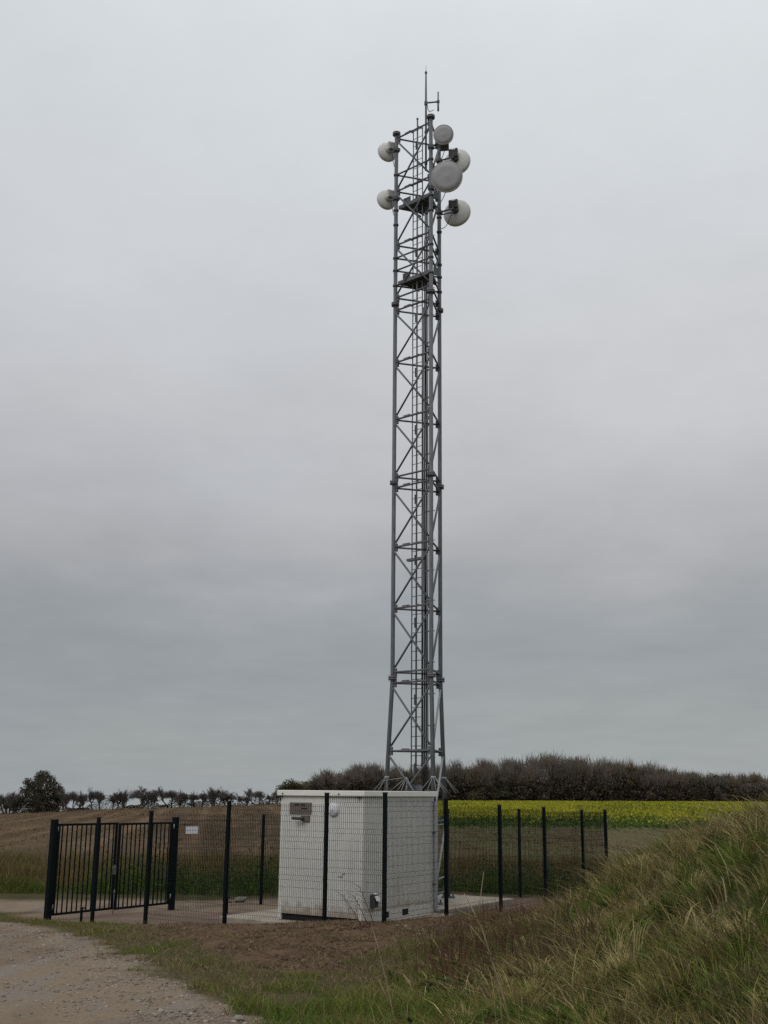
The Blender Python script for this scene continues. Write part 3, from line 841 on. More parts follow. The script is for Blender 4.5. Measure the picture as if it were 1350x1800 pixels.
def long_grass():
    n = 560000
    Y = 6.5 + (rng.random(n) ** 1.25) * 27; X = rng.uniform(-1.5, 15, n)
    keep = (X < .42 * Y + 1.8)
    X, Y = X[keep], Y[keep]
    h = mound_h(X, Y); x0 = np.interp(Y, *TOE)
    t = X - x0 + 1.4 * (fbm(X, Y, 1.2, 44) - .5)
    clump = fbm(X, Y, .55, 51, 3)
    dens = sstep(-.45, .5, t) * (.45 + .9 * sstep(.35, .6, clump)) * np.interp(Y, [8, 16, 26, 32], [1, .72, .5, .3])
    g, so, co, _ = masks(X, Y)
    dens = dens * (1 - g) * (1 - .9 * co) * (1 - .6 * so)
    keep = rng.random(len(X)) < dens * .30
    X, Y, t, clump = X[keep], Y[keep], t[keep], clump[keep]
    Z = ground_z(X, Y)
    g1 = fbm(X, Y, 1.9, 101); g2 = fbm(X, Y, .8, 111)
    dry = sstep(.43, .58, g1 * .5 + g2 * .5 + .05 * np.clip((Y - 14) / 8, -1, 1))
    brown = sstep(.55, .68, fbm(X, Y, 1.4, 121)) + sstep(1.6, .3, t) * sstep(15, 18, Y) * .8
    w = np.stack([.05 + .20 * dry, .08 + .34 * dry, .08 + .22 * dry + .55 * brown, .30 + .1 * dry, .62 * (1 - dry) + .05, .45 * (1 - dry) + .06, .06 + .45 * brown], 1)
    k, C = pick(w)
    n = len(X)
    C = C * rng.uniform(.55, 1.45, (n, 1)) * (.62 + .8 * fbm(X, Y, .7, 145, 3))[:, None]
    tus = sstep(.42, .68, fbm(X, Y, .9, 141, 3))          # tussocks
    H = rng.uniform(.12, .40, n) * (.45 + .6 * clump + .9 * tus) * np.where(k < 2, 1.3, 1.) * (.5 + .5 * sstep(0, 1.6, t))
    W = rng.uniform(.005, .011, n) * np.where(k < 2, 1.15, 1.) * np.interp(Y, [8, 20, 30], [.95, 1.3, 1.6])
    wd = fbm(X, Y, .9, 131) * 5.5 + .4
    L = H * rng.uniform(.2, 1.25, n)
    a = np.where(rng.random(n) < .45, rng.uniform(0, 6.28, n), wd + rng.normal(0, .9, n))
    LX = np.cos(a) * L - .18 * H; LY = np.sin(a) * L * .8 - .1 * H
    lie = rng.random(n) < .16                               # straw lying flat on top
    H = np.where(lie, H * .55 + .03, H); LX = np.where(lie, LX * 1.7, LX); LY = np.where(lie, LY * 1.7, LY)
    br = (rng.random(n) < .30) & (k < 2)
    C = np.where(br[:, None], np.array([.42, .345, .19]) * rng.uniform(.7, 1.15, (n, 1)), C)
    dk = (rng.random(n) < .24 * sstep(.1, .5, t) * sstep(2.6, 1.6, t) * sstep(14.5, 17, Y)) # withered dock stems
    H = np.where(dk, rng.uniform(.3, .62, n), H); LX = np.where(dk, rng.normal(-.03, .06, n), LX); LY = np.where(dk, rng.normal(0, .05, n), LY)
    C = np.where(dk[:, None], np.array([.115, .062, .045]) * rng.uniform(.5, 1.3, (n, 1)), C); W = np.where(dk, .016, W)
    # tall seed stalks
    st = (rng.random(n) < .012) & (t > .8)
    H = np.where(st, rng.uniform(.55, .95, n), H); LX = np.where(st, rng.normal(-.18, .2, n), LX); LY = np.where(st, rng.normal(0, .12, n), LY)
    W = np.where(st, .006, W); C = np.where(st[:, None], np.array([.30, .225, .125]) * rng.uniform(.7, 1.1, (n, 1)), C)
    W = W * np.where(rng.random(len(W)) < .10, 1.9, 1.)
    # tussocks: blades fanning out from a common foot
    m_ = 5200
    ty = 7 + (rng.random(m_) ** 1.2) * 25; tx = rng.uniform(-1, 14, m_)
    x0 = np.interp(ty, *TOE); tt = tx - x0 + 1.2 * (fbm(tx, ty, 1.2, 44) - .5)
    gg, ss, cc, _ = masks(tx, ty)
    kp = (tx < .42 * ty + 1.6) & (rng.random(m_) < sstep(-.3, .7, tt) * (1 - gg) * (1 - cc) * (1 - ss) * np.interp(ty, [8, 16, 30], [1, .85, .7]))
    tx, ty, tt = tx[kp], ty[kp], tt[kp]; m_ = len(tx)
    nb_ = rng.integers(35, 110, m_); own = np.repeat(np.arange(m_), nb_); q = len(own)
    rt = rng.uniform(.05, .17, m_)[own]; ang = rng.uniform(0, 6.28, q); rr = np.abs(rng.normal(0, 1, q)) * rt
    bx = tx[own] + np.cos(ang) * rr; by = ty[own] + np.sin(ang) * rr
    th = rng.uniform(.16, .46, m_) * (.55 + .45 * sstep(.1, 1.6, tt)); bh = th[own] * rng.uniform(.55, 1.15, q)
    out_ = np.clip(rr / .2, .15, 1.4) * bh * rng.uniform(.5, 1.1, q); bend = rng.uniform(0, 6.28, m_)[own]; bl = rng.uniform(.1, .55, m_)[own] * bh
    blx = np.cos(ang) * out_ + np.cos(bend) * bl - .1 * bh; bly = np.sin(ang) * out_ + np.sin(bend) * bl
    g1 = fbm(tx, ty, 1.9, 101); g2 = fbm(tx, ty, .8, 111)
    dr = sstep(.44, .60, g1 * .5 + g2 * .5 + rng.normal(0, .05, m_)); bw = sstep(.58, .68, fbm(tx, ty, 1.4, 121))
    wt = np.stack([.06 + .55 * dr, .10 + .35 * dr, .06 + .12 * dr + .5 * bw, .28 + .05 * dr, .60 * (1 - dr) + .03, .45 * (1 - dr) + .03, .03 + .35 * bw], 1)
    kk, tc_ = pick(wt ** 1.3)
    wb = (.7 * np.eye(7)[kk] + .3 * wt / wt.sum(1, keepdims=True))[own]
    _, cb_ = pick(wb); cb_ = cb_ * rng.uniform(.65, 1.35, (q, 1)) * (.42 + 1.05 * rng.random(m_))[own][:, None]
    bwid = rng.uniform(.005, .012, q) * np.interp(by, [8, 20, 30], [.95, 1.35, 1.7])
    X = np.concatenate([X, bx]); Y = np.concatenate([Y, by]); Z = np.concatenate([Z, ground_z(bx, by)]); H = np.concatenate([H, bh]); W = np.concatenate([W, bwid])
    LX = np.concatenate([LX, blx]); LY = np.concatenate([LY, bly]); C = np.concatenate([C, cb_])
    o = blades('long_grass', X, Y, Z, H, W, LX, LY, C, M['grass'], .55)
    tag(o, 'long tangled green and straw coloured grass covering the bank on the right', 'grass', kind='stuff')
long_grass()

def dock_stems():
    n = 26000
    Y = rng.uniform(13.5, 24, n); X = rng.uniform(-.2, 5.5, n)
    t = X - np.interp(Y, *TOE)
    kp = rng.random(n) < sstep(-.5, .2, t) * sstep(2.7, 1.5, t) * sstep(.46, .60, fbm(X, Y, 1.2, 801, 3) + .08 * sstep(15, 18, Y)) * .26 * sstep(.2, 1.2, X)
    X, Y = X[kp], Y[kp]; n = len(X)
    H = rng.uniform(.22, .62, n); c = np.array([.135, .082, .054]) * rng.uniform(.4, 1.4, (n, 1))
    o = blades('dock_stems', X, Y, ground_z(X, Y), H, rng.uniform(.010, .022, n), rng.normal(-.04, .09, n), rng.normal(0, .07, n), c, M['grass'], .05)
    tag(o, 'withered brown dock stems along the foot of the bank', 'weeds', kind='stuff')
dock_stems()

def bank_weeds():
    n = 30000
    Y = rng.uniform(7.5, 17.5, n); X = rng.uniform(.2, 7, n)
    t = X - np.interp(Y, *TOE)
    kp = (X < .42 * Y + 1.2) & (rng.random(n) < sstep(-.2, .5, t) * sstep(.60, .70, fbm(X, Y, 1.0, 821, 3)) * .9)
    X, Y = X[kp], Y[kp]; n = len(X)
    Z = ground_z(X, Y) + rng.uniform(.03, .20, n)
    V = leaf_quads(np.stack([X, Y, Z], -1), rng.uniform(.03, .095, n), rng)
    c = np.where(rng.random((n, 1)) < .7, np.array([[.055, .085, .024]]), np.array([[.13, .09, .045]])) * rng.uniform(.6, 1.4, (n, 1))
    o = array_mesh('bank_weeds', V.reshape(-1, 3), np.arange(n * 4).reshape(-1, 4), M['leaf'], np.repeat(c, 4, 0))
    tag(o, 'patches of broad leaved weeds among the long grass of the bank', 'weeds', kind='stuff')
bank_weeds()

def verge_grass():
    n = 420000
    Y = 8 + (rng.random(n) ** 1.3) * 24; X = rng.uniform(-11, 2.5, n)
    keep = X > -.42 * Y - 1.5; X, Y = X[keep], Y[keep]
    g, so, co, _ = masks(X, Y); x0 = np.interp(Y, *TOE)
    cl = fbm(X, Y, .5, 151, 3); big = fbm(X, Y, 1.6, 161)
    dens = (1 - g) ** 1.5 * (1 - so) ** 1.3 * (1 - co) * sstep(1.2, .2, X - x0) * (.25 + sstep(.36, .6, cl))
    pa = fbm(X, Y, 1.1, 165, 4) + .16 * sstep(15.5, 11.5, Y) + .10 * sstep(-5.4, -6.2, X)
    dens = dens * (.34 + .86 * sstep(.44, .58, pa)) * np.interp(Y, [9, 16, 22, 30], [1, .75, .6, .6])
    patch = so * sstep(.66, .74, fbm(X, Y, .9, 171)) * .35
    keep = rng.random(len(X)) < (dens * .75 + patch)
    X, Y, cl, big = X[keep], Y[keep], cl[keep], big[keep]
    Z = ground_z(X, Y); n = len(X)
    dry = np.maximum(sstep(.45, .7, big), sstep(.56, .44, fbm(X, Y, 1.1, 165, 4) + .16 * sstep(15.5, 11.5, Y) + .10 * sstep(-5.4, -6.2, X))); near = sstep(16, 11, Y)
    w = np.stack([.02 + .06 * dry, .08 + .30 * dry, .10 + .3 * dry, .35 + 0 * dry, .40 * (1 - dry) + .5 * near, .25 * (1 - dry) + .3 * near, .05 + .1 * dry], 1)
    k, C = pick(w)
    C = C * np.array([.92, 1.06, .85])
    H = rng.uniform(.04, .15, n) * (.5 + 1.1 * cl) * (1 + .9 * near)
    a = rng.uniform(0, 2 * math.pi, n); L = H * rng.uniform(.2, 1.1, n)
    o = blades('verge_grass', X, Y, Z, H, rng.uniform(.005, .009, n) * 1.1, np.cos(a) * L, np.sin(a) * L, C, M['grass'], .4, 2)
    tag(o, 'short green turf between the gravel track and the bare soil', 'grass', kind='stuff')
verge_grass()

def straw_litter():
    n = 90000
    Y = rng.uniform(15, 27, n); X = rng.uniform(-6.5, 2.5, n)
    g, so, co, _ = masks(X, Y)
    keep = rng.random(n) < np.maximum(so * .9, .45 * (1 - g) * (1 - co) * sstep(1.5, .3, X - np.interp(Y, *TOE))) * sstep(.25, .62, fbm(X, Y, 1.1, 191)); X, Y = X[keep], Y[keep]; n = len(X)
    Z = ground_z(X, Y) + .015
    a = rng.uniform(0, 2 * math.pi, n); L = rng.uniform(.05, .22, n)
    c = np.array([.23, .17, .105]) * rng.uniform(.3, 1.3, (n, 1))
    o = blades('straw_litter', X, Y, Z, rng.uniform(.015, .10, n), rng.uniform(.006, .014, n), np.cos(a) * L, np.sin(a) * L, c, M['grass'], .5, 2)
    tag(o, 'dead straw and withered stems strewn over the bare soil', 'dead grass', kind='stuff')
straw_litter()

# ------------------------------------------------------------------ stones and clods
ICO_V = []
ph = (1 + 5 ** .5) / 2
for a_, b_ in ((-1, ph), (1, ph), (-1, -ph), (1, -ph)):
    ICO_V += [(a_, b_, 0)]
for a_, b_ in ((-1, ph), (1, ph), (-1, -ph), (1, -ph)):
    ICO_V += [(0, a_, b_)]
for a_, b_ in ((-1, ph), (1, ph), (-1, -ph), (1, -ph)):
    ICO_V += [(b_, 0, a_)]
ICO_V = np.array(ICO_V) / math.hypot(1, ph)
ICO_V = np.array([(-1, ph, 0), (1, ph, 0), (-1, -ph, 0), (1, -ph, 0), (0, -1, ph), (0, 1, ph), (0, -1, -ph), (0, 1, -ph), (ph, 0, -1), (ph, 0, 1), (-ph, 0, -1), (-ph, 0, 1)]) / math.hypot(1, ph)
ICO_F = np.array([(0, 11, 5), (0, 5, 1), (0, 1, 7), (0, 7, 10), (0, 10, 11), (1, 5, 9), (5, 11, 4), (11, 10, 2), (10, 7, 6), (7, 1, 8), (3, 9, 4), (3, 4, 2), (3, 2, 6), (3, 6, 8), (3, 8, 9), (4, 9, 5), (2, 4, 11), (6, 2, 10), (8, 6, 7), (9, 8, 1)])
def lumps(name, X, Y, S, C, m, flat=.6, lift=.2):
    n = len(X); Z = ground_z(X, Y)
    V = ICO_V[None] * rng.uniform(.7, 1.25, (n, 12, 1))
    sc = np.stack([S * rng.uniform(.8, 1.4, n), S * rng.uniform(.8, 1.3, n), S * flat * rng.uniform(.7, 1.3, n)], -1)
    V = V * sc[:, None]
    a = rng.uniform(0, 2 * math.pi, n); ca, sa = np.cos(a)[:, None], np.sin(a)[:, None]
    V = np.stack([V[..., 0] * ca - V[..., 1] * sa, V[..., 0] * sa + V[..., 1] * ca, V[..., 2]], -1)
    V += np.stack([X, Y, Z + S * flat * lift], -1)[:, None]
    F = (np.arange(n)[:, None, None] * 12 + ICO_F[None]).reshape(-1, 3)
    return array_mesh(name, V.reshape(-1, 3), F, m, np.repeat(C, 12, 0), sides=3)

n = 110000
Y = 9 + rng.random(n) ** 1.35 * 22; X = rng.uniform(-13, 0, n)
g, so, co, _ = masks(X, Y)
e = np.interp(Y, *EDGE)
strip = sstep(-2.0, -.5, X - e) * 1.0 + .20 + .45 * sstep(.5, .62, fbm(X, Y, 1.5, 201))
keep = (rng.random(n) < g * strip * .62) & (X > -.45 * Y - 1)
X, Y = X[keep], Y[keep]; n = len(X)
S = rng.gamma(1.7, .0050, n).clip(.004, .036)
c = np.array([.245, .205, .168]) * rng.uniform(.5, 1.4, (n, 1)) * rng.uniform(.93, 1.07, (n, 3))
tag(lumps('loose_gravel', X, Y, S, c, M['stones']), 'loose grey and tan stones scattered over the track', 'gravel', kind='stuff')

n = 30000
Y = rng.uniform(14, 28, n); X = rng.uniform(-7, 2.5, n)
g, so, co, _ = masks(X, Y)
keep = rng.random(n) < so * (.25 + .7 * sstep(.4, .6, fbm(X, Y, .8, 211))); X, Y = X[keep], Y[keep]; n = len(X)
S = rng.gamma(1.8, .0085, n).clip(.005, .06)
c = np.array([.115, .076, .052]) * rng.uniform(.6, 1.4, (n, 1))
pale = rng.random(n) < .02; c[pale] = np.array([.24, .20, .16]) * rng.uniform(.7, 1.2, (pale.sum(), 1)); S[pale] *= .8
tag(lumps('soil_clods', X, Y, S, c, M['stones'], .75), 'rough dark brown clods of turned soil in front of the fence', 'soil', kind='stuff')

# single stones one can point at
def rock(name, x, y, s, label, z=None, seed=0):
    r_ = np.random.default_rng(seed)
    me = bpy.data.meshes.new(name)
    V = ICO_V * r_.uniform(.75, 1.2, (12, 1)) * np.array([s * 1.25, s, s * .75])
    me.from_pydata([tuple(v) for v in V], [], [tuple(int(i) for i in f) for f in ICO_F]); me.materials.append(M['stone'])
    o = bpy.data.objects.new(name, me); COL.objects.link(o)
    zz_ = float(ground_z(np.array(x), np.array(y))) if z is None else z
    o.location = (x, y, zz_ + s * .4)
    sb = o.modifiers.new('round', 'SUBSURF'); sb.levels = sb.render_levels = 2; sb.subdivision_type = 'SIMPLE'
    tx = bpy.data.textures.new('rock_noise', 'CLOUDS'); tx.noise_scale = s * .8
    dm = o.modifiers.new('rough', 'DISPLACE'); dm.texture = tx; dm.strength = s * .35
    tag(o, label, 'stone')
rock('stone', -1.42, 12.35, .05, 'fist-sized pale stone at the edge of track and turf, bottom of the photo', seed=3)
rock('rubble', -4.15, 35.2, .16, 'pale lump of rubble lying beyond the fence against the dark weeds', seed=5)
rock('rubble', -4.45, 35.0, .09, 'smaller pale lump lying left of the larger rubble beyond the fence', seed=6)

# ------------------------------------------------------------------ dead stalks
def stalk(name, x, y, segs, label, m='stalk', group=None):
    z = float(ground_z(np.array(x), np.array(y)))
    root = empty(name, (x, y, z - .03), label, 'plant', group)
    for i, (pts, r0, r1) in enumerate(segs):
        mb = MB(); k = len(pts); mb.tube(pts, [r0 + (r1 - r0) * j / (k - 1) for j in range(k)], 6)
        mb.build('stem' if i == 0 else 'side_branch', M[m], root)
    return root
stalk('dead_stalk', 1.22, 11.2, [([(0, 0, 0), (-.05, .02, .25), (-.14, .05, .55), (-.26, .08, .92), (-.42, .1, 1.22)], .0105, .004),
                              ([(-.15, .05, .62), (-.24, .02, .78), (-.36, 0, .93)], .005, .003),
                              ([(-.29, .08, 1.0), (-.38, .09, 1.03), (-.48, .1, 1.07), (-.56, .1, 1.17)], .005, .002),
                              ([(-.29, .08, 1.0), (-.27, .1, 1.15), (-.23, .12, 1.42)], .005, .003),
                              ([(0, 0, .12), (.06, -.03, .0)], .01, .006)],
      'thick pale broken stalk with forked side branches leaning left over green grass')
stalk('dead_stalk', .18, 11.6, [([(0, 0, 0), (-.06, .02, .25), (-.12, .04, .5), (-.2, .05, .8), (-.26, .06, .98)], .0085, .003),
                               ([(-.07, .02, .25), (-.13, .03, .38), (-.19, .03, .5)], .009, .004)],
      'thin pale straw stalk leaning left at the edge of the bare soil')
for i, (x, y, dx, h, lb) in enumerate(((-.35, 23.6, -.42, .62, 'leftmost of three dead brown weed stems before the shelter front'), (-.22, 23.6, -.32, .60, 'middle one of three dead brown weed stems before the shelter front'), (-.10, 23.5, -.34, .80, 'tallest dead brown weed stem before the shelter front, rightmost of three'))):
    sg_ = [([(0, 0, 0), (dx * .35, 0, h * .4), (dx * .7, .02, h * .75), (dx, .03, h)], .009, .004)]
    for j in range(7):
        t = .55 + .065 * j; p0 = Vector((dx * t, .02, h * t)); s_ = 1 if j % 2 else -1
        sg_.append(([tuple(p0), tuple(p0 + Vector((.05 * s_ - .04, random.uniform(-.03, .03), .07))), tuple(p0 + Vector((.10 * s_ - .06, random.uniform(-.05, .05), .10)))], .004, .0025))
    stalk('dead_weed', x, y, sg_, lb, 'dark_stalk')

# ------------------------------------------------------------------ trees
def bare_tree(seed, h, w, lean):
    """winter hawthorn: several rising limbs dividing into a haze of twigs; returns trunk MB, twig arrays"""
    r_ = random.Random(seed); limbs = MB(); tw = []
    def grow(p, d, ln, rad, lev):
        k = 3; pts = [p]; q = Vector(p); dd = Vector(d)
        for i in range(k):
            dd = (dd + Vector((r_.gauss(0, .13) + lean * .05, r_.gauss(0, .13), .05))).normalized()
            q = q + dd * ln / k; pts.append(q.copy())
        if lev < 3: limbs.tube(pts, [rad * (1 - .14 * i) for i in range(k + 1)], 5, False)
        else: tw.append((pts[0], pts[-1], rad))
        if lev >= 4: return
        nb = (4, 4, 6, 6)[lev]
        for i in range(nb):
            t = r_.uniform(.15, 1.); at = pts[min(int(t * k), k - 1)].lerp(pts[min(int(t * k) + 1, k)], t * k % 1)
            sp = .75 if lev < 2 else 1.0
            nd = (dd + Vector((r_.gauss(lean * .12, sp * .8), r_.gauss(0, sp * .8), r_.gauss(.42, .35)))).normalized()
            grow(at, nd, ln * r_.uniform(.5, .8), rad * .55, lev + 1)
    ns = r_.choice((2, 3, 3, 4))
    for i in range(ns):
        d0 = Vector((r_.uniform(-.55, .55) * w / h + lean * .15, r_.uniform(-.4, .4), 1)).normalized()
        grow(Vector((r_.uniform(-.15, .15) * w, r_.uniform(-.3, .3), -.2)), d0, h * .42, .045 * h ** .7, 0)
    P0 = np.array([t[0] for t in tw]); P1 = np.array([t[1] for t in tw])
    n = len(P0); wd = .016
    side = np.array([[r_.gauss(0, 1), r_.gauss(0, .4), r_.gauss(0, .5)] for _ in range(n)])
    ax = P1 - P0; side -= ax * ((side * ax).sum(1) / (ax * ax).sum(1))[:, None]; side /= np.linalg.norm(side, axis=1)[:, None]
    V = np.stack([P0 - side * wd, P0 + side * wd, P1 + side * wd * .4, P1 - side * wd * .4], 1)
    allp = np.concatenate([P0, P1]); 
    sc = np.array([w / max(np.ptp(allp[:, 0]), .1), w / max(np.ptp(allp[:, 0]), .1), h / allp[:, 2].max()])
    # haze of fine outer twigs filling the crown between the limbs
    rn = np.random.default_rng(seed); q = 1500
    dv = rn.normal(size=(q, 3)); dv /= np.linalg.norm(dv, axis=1)[:, None]
    dv[:, 2] = np.abs(dv[:, 2]) * 1.1 - .35
    lob = .78 + .22 * np.sin(np.arctan2(dv[:, 1], dv[:, 0]) * 3 + seed) * np.cos(dv[:, 2] * 4 + seed)
    rr = (rn.random(q) ** .5 * lob)[:, None]
    b0 = np.array([0, 0, h * .46]) + dv * rr * np.array([w * .42, w * .42, h * .46])
    dd = dv * np.array([.55, .55, .3]) + np.array([.08, 0, .75]) + rn.normal(0, .3, (q, 3)); dd /= np.linalg.norm(dd, axis=1)[:, None]
    b1 = b0 + dd * rn.uniform(.16, .42, (q, 1)); b1[:, 2] = np.minimum(b1[:, 2], h * 1.03)
    sd_ = rn.normal(size=(q, 3)); sd_ -= dd * (sd_ * dd).sum(1)[:, None]; sd_ /= np.linalg.norm(sd_, axis=1)[:, None]; sd_ *= .013
    V2 = np.stack([b0 - sd_, b0 + sd_, b1 + sd_ * .4, b1 - sd_ * .4], 1)
    V = np.concatenate([V * sc, V2]); n = len(V)
    V = V.reshape(-1, 3); limbs.v = [tuple(np.array(v) * sc) for v in limbs.v]
    return limbs, V, np.arange(n * 4).reshape(-1, 4)

HEDGE = [(-64.6, 3.3, 4.2, 0), (-63.0, 3.7, 3.2, 1), (-55.1, 2.7, 2.9, 2), (-52.5, 3.7, 3.4, 3), (-51.2, 3.1, 2.6, 0), (-49.6, 3.6, 3.9, 1),
         (-45.8, 2.9, 3.0, 2), (-44.4, 3.1, 2.9, 3), (-42.2, 3.5, 3.6, 0), (-39.6, 2.8, 2.8, 1), (-36.5, 3.2, 4.2, 2), (-34.2, 2.7, 3.1, 3),
         (-32.4, 2.4, 2.8, 0), (-30.7, 2.5, 3.1, 1), (-28.2, 3.0, 4.0, 2), (-26.3, 2.1, 3.0, 3), (-23.4, 1.4, 2.6, 1), (-21.3, 2.6, 3.2, 0), (-19.6, 1.6, 1.8, 2)]
HLAB = ['bare twiggy hawthorn at the far left edge of the field by the big tree', 'bare hawthorn tucked against the left side of the big leafy tree', 'small bare hawthorn just right of the big leafy tree',
        'left one of three bare hawthorns standing close together right of the big tree', 'middle one of three bare hawthorns standing close together right of the big tree', 'right one of three bare hawthorns standing close together right of the big tree',
        'narrow bare hawthorn starting the long hedgerow group after the gap', 'thin bare hawthorn second in the long hedgerow group after the gap', 'tall bare hawthorn above the left half of the gate',
        'small narrow bare hawthorn standing alone above the gate', 'wide round-headed bare hawthorn above the gate\'s right post', 'bare wind-leaning hawthorn right of the round-headed one',
        'small dark bare hawthorn in the middle of the hedgerow', 'bare hawthorn between the small dark one and the tall wide leaning one', 'tall wide bare hawthorn just left of the tall fence post', 'low wide bare hawthorn just behind the tall fence post',
        'low dark bush between the tall fence post and the lone hawthorn', 'lone bare hawthorn standing clear of the row, left of the shelter', 'small bush beside the lone hawthorn left of the shelter']
variants = []
for s in range(6):
    lm, V, Q = bare_tree(40 + s * 3, 3., 3.2, .55)
    variants.append((lm, V, Q))
vmesh = {}
for i, (x, h, w, v) in enumerate(HEDGE):
    y = 200 + random.uniform(-3, 3); z = float(ground_z(np.array(x), np.array(y)))
    e = empty('hawthorn_tree', (x, y, z), HLAB[i], 'tree', 'bare hawthorns along the far hedgerow')
    e.scale = (w / 2.75, w / 2.75, h / 2.7); e.rotation_euler = (0, 0, random.choice((0, 1.6, 3.1, 4.6)) + random.uniform(-.5, .5))
    v = (i * 5 + i // 6) % 6
    if v not in vmesh:
        lm, V, Q = variants[v]
        t_ = lm.build('trunk', M['bark'], e)
        c_ = array_mesh('crown', V, Q, M['bark'], None, e)
        vmesh[v] = (t_.data, c_.data)
    else:
        for nm, me in zip(('trunk', 'crown'), vmesh[v]):
            o = bpy.data.objects.new(nm, me); COL.objects.link(o); o.parent = e
# low hedge linking them
n = 15000
X = rng.uniform(-75, -18, n); Yh = 200 + rng.normal(0, .6, n)
top = .4 + 1.5 * sstep(.35, .75, fbm(X, X * 0, 2.5, 301)) * (.3 + sstep(.3, .6, fbm(X, X * 0, 7, 302)))
Zh = ground_z(X, Yh) + rng.uniform(-.1, 1, n) * top
c = np.array([.072, .062, .052]) * rng.uniform(.6, 1.4, (n, 1))
V = leaf_quads(np.stack([X, Yh, Zh], -1), rng.uniform(.08, .26, n), rng)
tag(array_mesh('hedgerow', V.reshape(-1, 3), np.arange(n * 4).reshape(-1, 4), M['leaf'], np.repeat(c, 4, 0)), 'low dark hedgerow under the bare hawthorns along the far field edge', 'hedge')

def leafy_tree(name, x, y, h, blobs, nl, ls, col, label, cat='tree', group=None, seed=1):
    r_ = np.random.default_rng(seed)
    z = float(ground_z(np.array(x), np.array(y)))
    e = empty(name, (x, y, z), label, cat, group)
    tr = MB(); tr.tube([(0, 0, -.3), (.1, 0, h * .3), (0, .1, h * .6)], [.05 * h, .04 * h, .015 * h], 8)
    for bx, by, bz, br in blobs: tr.tube([(0, 0, h * .25), (bx * .6, by * .6, bz * .75), (bx, by, bz)], [.02 * h, .012 * h, .004 * h], 5)
    tr.build('trunk', M['bark'], e)
    P = []; tot = sum(b[3] ** 2 for b in blobs)
    for bx, by, bz, br in blobs:
        k = int(nl * br ** 2 / tot); d = r_.normal(size=(k, 3)); d /= np.linalg.norm(d, axis=1)[:, None]
        rad = br * (r_.random(k) ** .45)[:, None] * r_.uniform(.8, 1.15, (k, 1))
        P.append(np.array([bx, by, bz]) + d * rad * np.array([1, 1, .95]))
    P = np.concatenate(P)
    cl = (np.sin(P * 2.3 / (h * .12) + 3).prod(1) > -.12)
    P = P[cl | (r_.random(len(P)) < .22)]; n = len(P)
    c = np.array(col) * r_.uniform(.55, 1.45, (n, 1)) * r_.uniform(.9, 1.1, (n, 3))
    V = leaf_quads(P, r_.uniform(.6, 1.3, n) * ls, r_)
    array_mesh('crown', V.reshape(-1, 3), np.arange(n * 4).reshape(-1, 4), M['leaf'], np.repeat(c, 4, 0), e)
    return e
leafy_tree('leafy_tree', -58.9, 200, 7.2, [(-.2, .2, 6.2, .8), (3.4, 0, 3.6, .9), (-2.2, 0, 5.0, .8), (0.7, 0, 6.1, 1.05), (1.7, 0, 5.3, 1.1), (-.4, .3, 5.2, 1.1), (2.6, 0, 4.2, 1.2), (.6, -.6, 4.4, 1.5), (-1.6, .2, 4.3, 1.15), (-2.5, .4, 3.3, 1.2), (-.9, .2, 3.2, 1.5), (1.4, -.3, 3.0, 1.5), (2.9, .3, 2.7, 1.1), (2.2, .3, 1.5, 1.3), (.3, 0, 1.7, 1.6), (-1.6, 0, 1.7, 1.5), (-3.0, 0, 1.7, 1.2), (-3.7, 0, .9, 1.0), (-.6, 0, .7, 1.4), (1.5, 0, .6, 1.2), (3.0, 0, .6, .9)], 22000, .23, (.080, .073, .048), 'big dark leafy tree with a domed crown at the left end of the hedgerow')
leafy_tree('rounded_tree', -19.6, 248, 5.6, [(0, 0, 3.2, 1.9), (1.5, 0, 3.0, 1.6), (-1.5, 0, 2.5, 1.6), (.4, 0, 1.4, 2.3), (2.6, 0, 1.7, 1.6), (-2.6, 0, 1.2, 1.4), (1.2, .5, 2.2, 2.), (-.6, .5, 2.0, 2.)], 15000, .28, (.078, .070, .040), 'rounded olive tree at the left end of the wood, above the shelter roof\'s corner', seed=4)

